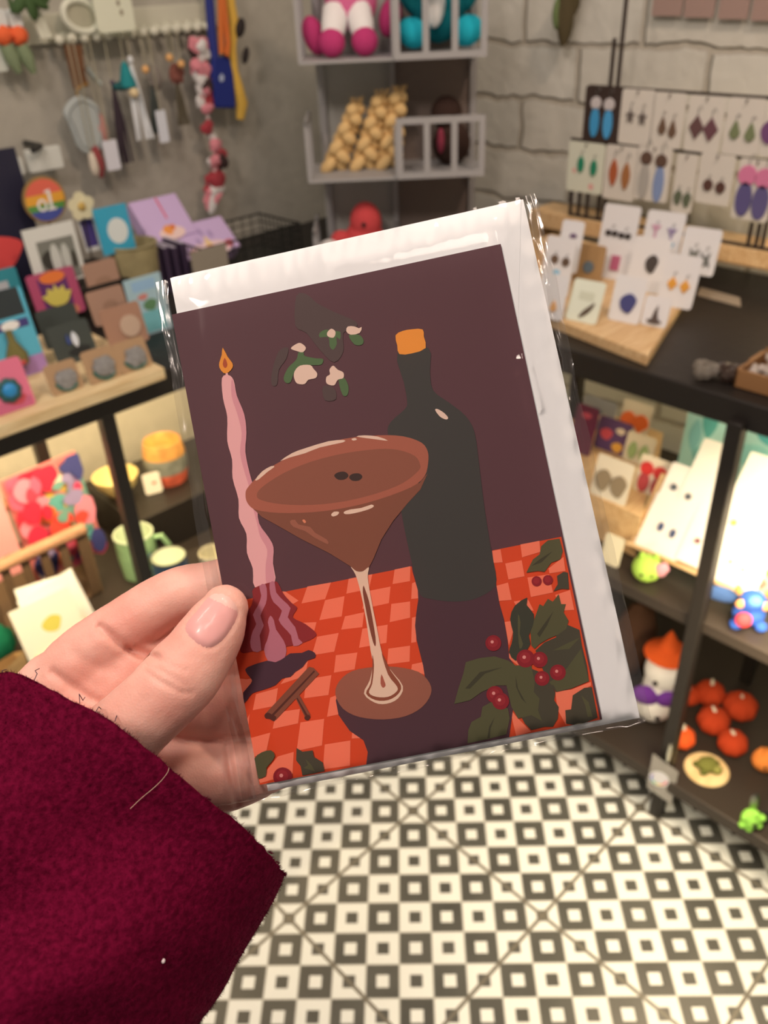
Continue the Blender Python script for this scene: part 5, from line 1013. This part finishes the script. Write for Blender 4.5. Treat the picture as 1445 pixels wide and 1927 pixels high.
for a, b, wd, sd in ((BAG[0], BAG[3], .0042, 3), (BAG[1], BAG[2], .0036, 21), (BAG[3], BAG[2], .0018, 40)):
    crinkle(a, b, wd, sd).build('sealed_edge', CRINK, bag, smooth=180)

# ------------------------------------------------------------------ the hand and its sleeve
person = thing('person', 'person reaching in with one bare hand pinching the card, in a maroon fleece sleeve', 'person', pd(200, 1450, .27))
PL = Vector(person.location)
def loft(sts, n=22, sub=5):
    """sts: (px, py, depth, half width mm, half thickness mm) from root to tip"""
    a = np.array(sts, float); out = []
    k = len(a)
    for i in range(k-1):
        p0, p1, p2, p3 = a[max(i-1, 0)], a[i], a[i+1], a[min(i+2, k-1)]
        for j in range(sub):
            t = j/sub; out.append(.5*((2*p1)+(-p0+p2)*t+(2*p0-5*p1+4*p2-p3)*t*t+(-p0+3*p1-3*p2+p3)*t**3))
    out.append(a[-1]); out = np.array(out)
    C = np.array([pd(r[0], r[1], r[2]) for r in out]); A = out[:, 3]/1000; B = out[:, 4]/1000
    T = np.gradient(C, axis=0); T /= np.linalg.norm(T, axis=1)[:, None]
    rings = []
    def ring(c, t, a_, b_):
        v = (c-EYE)/np.linalg.norm(c-EYE); w_ = np.cross(t, v); w_ /= np.linalg.norm(w_); b2 = np.cross(w_, t)
        return [tuple(c+w_*a_*math.cos(2*math.pi*j/n)+b2*b_*math.sin(2*math.pi*j/n)) for j in range(n)]
    for q in (75, 50, 25): rings.append(ring(C[0]-T[0]*B[0]*math.sin(rad(q)), T[0], A[0]*math.cos(rad(q)), B[0]*math.cos(rad(q))))
    for i in range(len(C)): rings.append(ring(C[i], T[i], A[i], B[i]))
    for q in (20, 40, 60, 78): rings.append(ring(C[-1]+T[-1]*A[-1]*.95*math.sin(rad(q)), T[-1], A[-1]*math.cos(rad(q)), B[-1]*math.cos(rad(q))))
    g = G(); vs = [p for r in rings for p in r]; m = len(rings)
    fs = [(i*n+j, i*n+(j+1) % n, (i+1)*n+(j+1) % n, (i+1)*n+j) for i in range(m-1) for j in range(n)]
    fs += [tuple(range(n-1, -1, -1)), tuple(range((m-1)*n, m*n))]
    return g.add(vs, fs)
def st(x, y, off, a, b): return (x, y, cd(x, y)+off, a, b)
LIMBS = [
 [st(60, 1560, .004, 24, 17), st(150, 1470, -.004, 17, 14), st(235, 1378, -.010, 12.0, 11), st(298, 1318, -.0122, 11.2, 10.3), st(343, 1270, -.0124, 11.4, 9.8), st(374, 1230, -.0112, 10.4, 8.8), st(398, 1192, -.0102, 9.6, 7.8), st(415, 1160, -.0092, 8.4, 6.8), st(424, 1142, -.0086, 7.0, 5.8)],   # thumb
 [st(110, 1330, .016, 14, 11), st(150, 1252, .015, 11.6, 10.5), st(240, 1177, .0145, 9.6, 9.4), st(330, 1120, .0142, 8.8, 8.8), st(400, 1104, .0138, 8.4, 8.2), st(470, 1085, .0132, 8.0, 7.6), st(535, 1072, .0125, 7.2, 6.6)],   # index
 [st(200, 1330, .018, 12, 11), st(300, 1322, .018, 11, 10), st(390, 1328, .0165, 10.4, 9.6), st(460, 1326, .0155, 9.8, 9.2), st(530, 1308, .0142, 8.8, 8.2), st(595, 1290, .0128, 7.4, 6.8)],   # middle
 [st(210, 1400, .018, 12, 12), st(320, 1436, .016, 10.5, 10), st(395, 1452, .0145, 10.4, 9.6), st(438, 1449, .0148, 10.4, 9.4), st(490, 1442, .0144, 9.6, 8.6), st(545, 1432, .0130, 7.2, 6.8)],   # ring
 [st(190, 1440, .022, 11, 11), st(290, 1475, .024, 9, 9), st(380, 1490, .024, 7.6, 7.8), st(436, 1486, .024, 6.8, 7), st(490, 1466, .022, 6.2, 6.2)],   # little finger
 [st(200, 1295, .019, 12, 9), st(290, 1245, .020, 10, 7.5), st(370, 1235, .021, 10, 7), st(430, 1246, .0205, 10, 7), st(490, 1240, .0195, 8.5, 6.5)],   # web between index and middle
 [st(-90, 1700, .012, 25, 18), st(20, 1560, .012, 26, 18), st(110, 1440, .016, 29, 15), st(190, 1345, .018, 29, 12.5), st(225, 1305, .018, 24, 11)],   # palm
]
raw = G()
for L_ in LIMBS:
    q = loft(L_); raw.add(q.v, q.f)
me = bpy.data.meshes.new('hand_raw'); me.from_pydata(raw.v, [], raw.f); tmp = bpy.data.objects.new('hand_raw', me); COL.objects.link(tmp)
m_ = tmp.modifiers.new('r', 'REMESH'); m_.mode = 'VOXEL'; m_.voxel_size = .0009
m_ = tmp.modifiers.new('s', 'SMOOTH'); m_.factor = .5; m_.iterations = 6
dg = bpy.context.evaluated_depsgraph_get(); hm = bpy.data.meshes.new_from_object(tmp.evaluated_get(dg)); bpy.data.objects.remove(tmp)
V = np.empty(len(hm.vertices)*3); hm.vertices.foreach_get('co', V); V = V.reshape(-1, 3)
Nn = np.empty(len(hm.vertices)*3); hm.vertices.foreach_get('normal', Nn); Nn = Nn.reshape(-1, 3)
UV = px(V); VD = (V-EYE)/np.linalg.norm(V-EYE, axis=1)[:, None]; facing = (Nn*VD).sum(1) < 0
def seg_dist(P, pl):
    best = np.full(len(P), 1e9)
    for a, b in zip(pl[:-1], pl[1:]):
        a = np.array(a, float); b = np.array(b, float); d = b-a; t = np.clip(((P-a)@d)/(d@d), 0, 1)
        best = np.minimum(best, np.linalg.norm(P-(a+t[:, None]*d), axis=1))
    return best
NAIL = [(372, 1146), (388, 1127), (405, 1115), (428, 1119), (447, 1140), (445, 1165), (424, 1200), (405, 1216), (388, 1220), (366, 1208), (350, 1190), (351, 1172)]
for pl, r, mm in (([(188, 1180), (225, 1212), (258, 1227), (292, 1236)], 8, 2.0), ([(245, 1222), (270, 1232), (296, 1238)], 6, 1.4), ([(100, 1266), (130, 1288), (165, 1312), (186, 1322)], 9, 1.2), ([(140, 1230), (165, 1250), (210, 1262)], 14, .5),
                  ([(238, 1218), (262, 1236), (276, 1250)], 5, .7), ([(272, 1262), (300, 1283), (340, 1303), (360, 1304)], 5, .45), ([(282, 1250), (312, 1268), (350, 1290)], 4, .25), ([(300, 1238), (330, 1256), (352, 1262)], 4, .18), ([(318, 1222), (340, 1236), (360, 1240)], 4, .15),
                  ([(428, 1402), (432, 1440), (440, 1480), (446, 1514)], 6, 1.8), ([(385, 1394), (428, 1396), (470, 1390)], 5, .5), (smooth_poly(NAIL, 4)[8:]+[NAIL[2]], 4, .35)):
    k = np.exp(-(seg_dist(UV, pl)/r)**2)*mm/1000; V = V+VD*(k*facing)[:, None]
fine = np.array([noise.noise(Vector(p*900)) for p in V])*.00006+np.array([noise.noise(Vector(p*250)) for p in V])*.00012
V = V+Nn*fine[:, None]
hm.vertices.foreach_set('co', (V-np.array(PL)).ravel()); hm.update(); hm.shade_smooth()
def skin():
    m = bpy.data.materials.new('skin'); m.use_nodes = True; nt = m.node_tree; b = nt.nodes['Principled BSDF']; L = nt.links.new
    tc = nt.nodes.new('ShaderNodeTexCoord'); n = nt.nodes.new('ShaderNodeTexNoise'); n.inputs['Scale'].default_value = 55; n.inputs['Detail'].default_value = 4; L(tc.outputs['Object'], n.inputs['Vector'])
    cr = nt.nodes.new('ShaderNodeValToRGB'); cr.color_ramp.elements[0].position = .35; cr.color_ramp.elements[1].position = .65
    cr.color_ramp.elements[0].color = alb((220, 148, 130)); cr.color_ramp.elements[1].color = alb((229, 168, 149)); L(n.outputs['Fac'], cr.inputs['Fac']); L(cr.outputs['Color'], b.inputs['Base Color'])
    b.inputs['Roughness'].default_value = .48; b.inputs['Subsurface Weight'].default_value = .22; b.inputs['Subsurface Radius'].default_value = (1, .32, .2); b.inputs['Subsurface Scale'].default_value = .004; b.inputs['Specular IOR Level'].default_value = .35
    n2 = nt.nodes.new('ShaderNodeTexVoronoi'); n2.inputs['Scale'].default_value = 1400; L(tc.outputs['Object'], n2.inputs['Vector'])
    bp = nt.nodes.new('ShaderNodeBump'); bp.inputs['Strength'].default_value = .18; bp.inputs['Distance'].default_value = .0003; L(n2.outputs['Distance'], bp.inputs['Height']); L(bp.outputs[0], b.inputs['Normal'])
    return m
hm.materials.clear(); hm.materials.append(skin())
ho = bpy.data.objects.new('hand', hm); COL.objects.link(ho); ho.parent = person
# thumb nail laid on the thumb
bvh = BVHTree.FromPolygons([Vector(v) for v in V], [tuple(p.vertices) for p in hm.polygons])
out = smooth_poly(NAIL, 10); c0 = np.mean(np.array(out), 0); vs = []; NR = 18
for k in range(NR+1):
    s = k/NR
    for x, y in out:
        X_, Y_ = c0[0]+(x-c0[0])*s, c0[1]+(y-c0[1])*s
        r_ = ray(X_, Y_); r_ = r_/np.linalg.norm(r_); h_ = bvh.ray_cast(Vector(EYE), Vector(r_), 2)
        p = np.array(h_[0]) if h_[0] else vs[-1]
        vs.append(p-r_*(.00075*(1-s**6)-.0001))
n_ = len(out); vs = np.array(vs)
for it in range(5):               # relax the plate so that it reads as hard keratin
    q = vs.reshape(NR+1, n_, 3); q2 = q.copy(); q2[1:-1] = (q[:-2]+q[2:]+np.roll(q, 1, 1)[1:-1]+np.roll(q, -1, 1)[1:-1]+q[1:-1]*2)/6; vs = q2.reshape(-1, 3)
g = G(); g.add(vs-np.array(PL), [(k*n_+j, (k+1)*n_+j, (k+1)*n_+(j+1) % n_, k*n_+(j+1) % n_) for k in range(NR) for j in range(n_)])
tip = np.array([p[0]*.45-p[1]*.9 for p in px(vs)]); thr = np.quantile(tip, .93)
g.m = [1 if np.mean([tip[i] for i in f]) > thr else 0 for f in g.f]
nl = g.build('thumbnail', [M((220, 152, 144), .34, spec=.4, sss=.1, coat=.12), M((228, 172, 158), .35, coat=.1)], person, smooth=180)
nl['label'] = 'short bare thumbnail'

def fleece():
    m = bpy.data.materials.new('maroon_fleece'); m.use_nodes = True; nt = m.node_tree; b = nt.nodes['Principled BSDF']; L = nt.links.new
    tc = nt.nodes.new('ShaderNodeTexCoord'); n = nt.nodes.new('ShaderNodeTexNoise'); n.inputs['Scale'].default_value = 620; n.inputs['Detail'].default_value = 6; L(tc.outputs['Object'], n.inputs['Vector'])
    cr = nt.nodes.new('ShaderNodeValToRGB'); cr.color_ramp.elements[0].color = alb((66, 2, 22)); cr.color_ramp.elements[1].color = alb((98, 8, 38)); cr.color_ramp.elements[0].position = .3; cr.color_ramp.elements[1].position = .7
    L(n.outputs['Fac'], cr.inputs['Fac']); L(cr.outputs['Color'], b.inputs['Base Color']); b.inputs['Roughness'].default_value = .95; b.inputs['Specular IOR Level'].default_value = .05
    b.inputs['Sheen Weight'].default_value = .25; b.inputs['Sheen Roughness'].default_value = .4; b.inputs['Sheen Tint'].default_value = alb((170, 30, 80))
    bp = nt.nodes.new('ShaderNodeBump'); bp.inputs['Strength'].default_value = .5; bp.inputs['Distance'].default_value = .0012; L(n.outputs['Fac'], bp.inputs['Height']); L(bp.outputs[0], b.inputs['Normal'])
    return m
E1 = smooth_poly([(-90, 1258), (0, 1270), (32, 1266), (62, 1280), (120, 1310), (200, 1352), (280, 1412), (340, 1462), (400, 1512), (440, 1543), (490, 1594), (527, 1642)], 8, False)
E1 = np.array(E1); sl = np.r_[0, np.cumsum(np.linalg.norm(np.diff(E1, axis=0), axis=1))]; sl /= sl[-1]
def e1(u): return np.array([np.interp(u, sl, E1[:, 0]), np.interp(u, sl, E1[:, 1])])
RR = np.array(smooth_poly([(527, 1642), (506, 1690), (472, 1748), (442, 1798), (414, 1852), (386, 1893), (360, 1930), (300, 2060), (220, 2240), (130, 2450)], 6, False)); rl = np.linspace(0, 1, len(RR))
NS, NT = 130, 90; vs = []
for i in range(NT+1):
    t = i/NT; R_ = np.array([np.interp(t, rl, RR[:, 0]), np.interp(t, rl, RR[:, 1])]); L0 = np.array([-90-520*t, 1258+900*t]); dc = .256-.030*t**1.2
    fade = max(0, 1-t*2.5)
    for j in range(NS):
        th = 2*math.pi*j/NS; u = (1-math.cos(th))/2; s = math.sin(th)
        p = L0+(R_-L0)*u+fade*(e1(u)-(E1[0]+(E1[-1]-E1[0])*u))
        front = s >= 0; a = abs(s)
        if not front: p = p+np.array([-26, 40])*a*fade
        fold = .0035*math.sin(u*9+t*7+1.3)*min(1, t*5)*a+.004*noise.noise(Vector((u*3, t*5, 2)))*min(1, t*6)
        d = dc-(.036+.014*t)*a+fold if front else dc+(.040+.01*t)*a
        rag = (2.6*noise.noise(Vector((j*.9, 3, 1)))+1.6*noise.noise(Vector((j*2.7, 9, 1)))) if i == 0 else 0
        w3 = pd(p[0]+rag*.8, p[1]-rag, d)
        n3 = noise.noise(Vector(w3*700))*.00035+noise.noise(Vector(w3*230))*.0004
        w3 = w3+FWD*n3*(1 if front else -1)
        vs.append(w3-np.array(PL))
g = G(); g.add(vs, [(i*NS+j, (i+1)*NS+j, (i+1)*NS+(j+1) % NS, i*NS+(j+1) % NS) for i in range(NT) for j in range(NS)])
FL = fleece()
sv = g.build('sleeve', FL, person, smooth=180)
so = sv.modifiers.new('thick', 'SOLIDIFY'); so.thickness = .0016; so.offset = 1
# nap of the fleece: short fibres standing on the cloth
VA = np.array(vs); fq = np.array(g.f); cen = VA[fq].mean(1); ar = np.linalg.norm(np.cross(VA[fq[:, 1]]-VA[fq[:, 0]], VA[fq[:, 2]]-VA[fq[:, 0]]), axis=1); nm = np.cross(VA[fq[:, 1]]-VA[fq[:, 0]], VA[fq[:, 2]]-VA[fq[:, 0]]); nm /= np.linalg.norm(nm, axis=1)[:, None]+1e-12
okf = (np.arange(len(fq))//NS < 62) & (np.arange(len(fq)) % NS < NS*.56)
ids = rng.choice(np.where(okf)[0], 26000, p=(ar[okf]/ar[okf].sum())); edge = rng.choice(np.arange(0, NS//2), 1800); ids = np.r_[ids, edge]
fv, ff = [], []
csign = 1 if (nm[NS//4+NS*5]@(-FWD)) > 0 else -1
for q, i in enumerate(ids):
    a, b, c, d = VA[fq[i]]; u, v = rng.random(2)
    if q >= 26000: u = u*.15
    p = (a*(1-u)+b*u)*(1-v)+(d*(1-u)+c*u)*v; n0 = nm[i]*csign
    dr = n0+rng.normal(0, .55, 3); 
    if q >= 26000: dr = dr+(VA[i % NS]-VA[(i % NS)+NS*3])*120
    dr /= np.linalg.norm(dr); L_ = rng.uniform(.0006, .0015); sd = np.cross(dr, FWD); sd = sd/(np.linalg.norm(sd)+1e-9)*.00006
    p = p+n0*.0014
    k = len(fv); fv += [p-sd, p+sd, p+dr*L_]; ff.append((k, k+1, k+2))
g2 = G(); g2.add(fv, ff); nap = g2.build('fleece_nap', FL, sv, smooth=0); nap['kind'] = 'stuff'
g = G(); hp = [(318, 1442), (316, 1452), (306, 1466), (290, 1482), (266, 1502), (245, 1522)]
hpts = []
for x, y in smooth_poly(hp, 5, False):
    r_ = ray(x, y); hpts.append(pd(x, y, .2205))
bs = BVHTree.FromPolygons([Vector(v+np.array(PL)) for v in VA], [tuple(f) for f in fq]); q = []
for x, y in smooth_poly(hp, 5, False):
    r_ = ray(x, y); r_ = r_/np.linalg.norm(r_); h_ = bs.ray_cast(Vector(EYE), Vector(r_), 2)
    if h_[0]: q.append(np.array(h_[0])-r_*.0026)
th_ = M((70, 46, 62), .8)
for pts_ in ([(64, 1281), (70, 1268), (66, 1262), (74, 1258)], [(150, 1322), (149, 1306), (156, 1318), (160, 1312)], [(216, 1358), (220, 1346), (225, 1338)], [(8, 1271), (4, 1262), (12, 1260)], [(180, 1340), (186, 1330), (190, 1334)]):
    dd = float((np.array(q[0])-EYE)@FWD)
    G().tube([tuple(pd(x, y, .236+.004*i)-np.array(PL)) for i, (x, y) in enumerate(pts_)], .00012, 5).build('loose_thread', th_, sv)
r_ = ray(307, 1808); r_ = r_/np.linalg.norm(r_); h_ = bs.ray_cast(Vector(EYE), Vector(r_), 2)
if h_[0]: tag(G().ell(np.array(h_[0])-r_*.0024, .0006, 10, wob=.3).build('lint_speck', M((214, 190, 186), .8)), 'tiny white lint speck on the lower part of the maroon sleeve', 'lint')
tag(G().tube(q, .00005, 5).build('stray_hair', M((226, 190, 160), .4)), 'single pale stray hair lying on the maroon sleeve', 'hair')
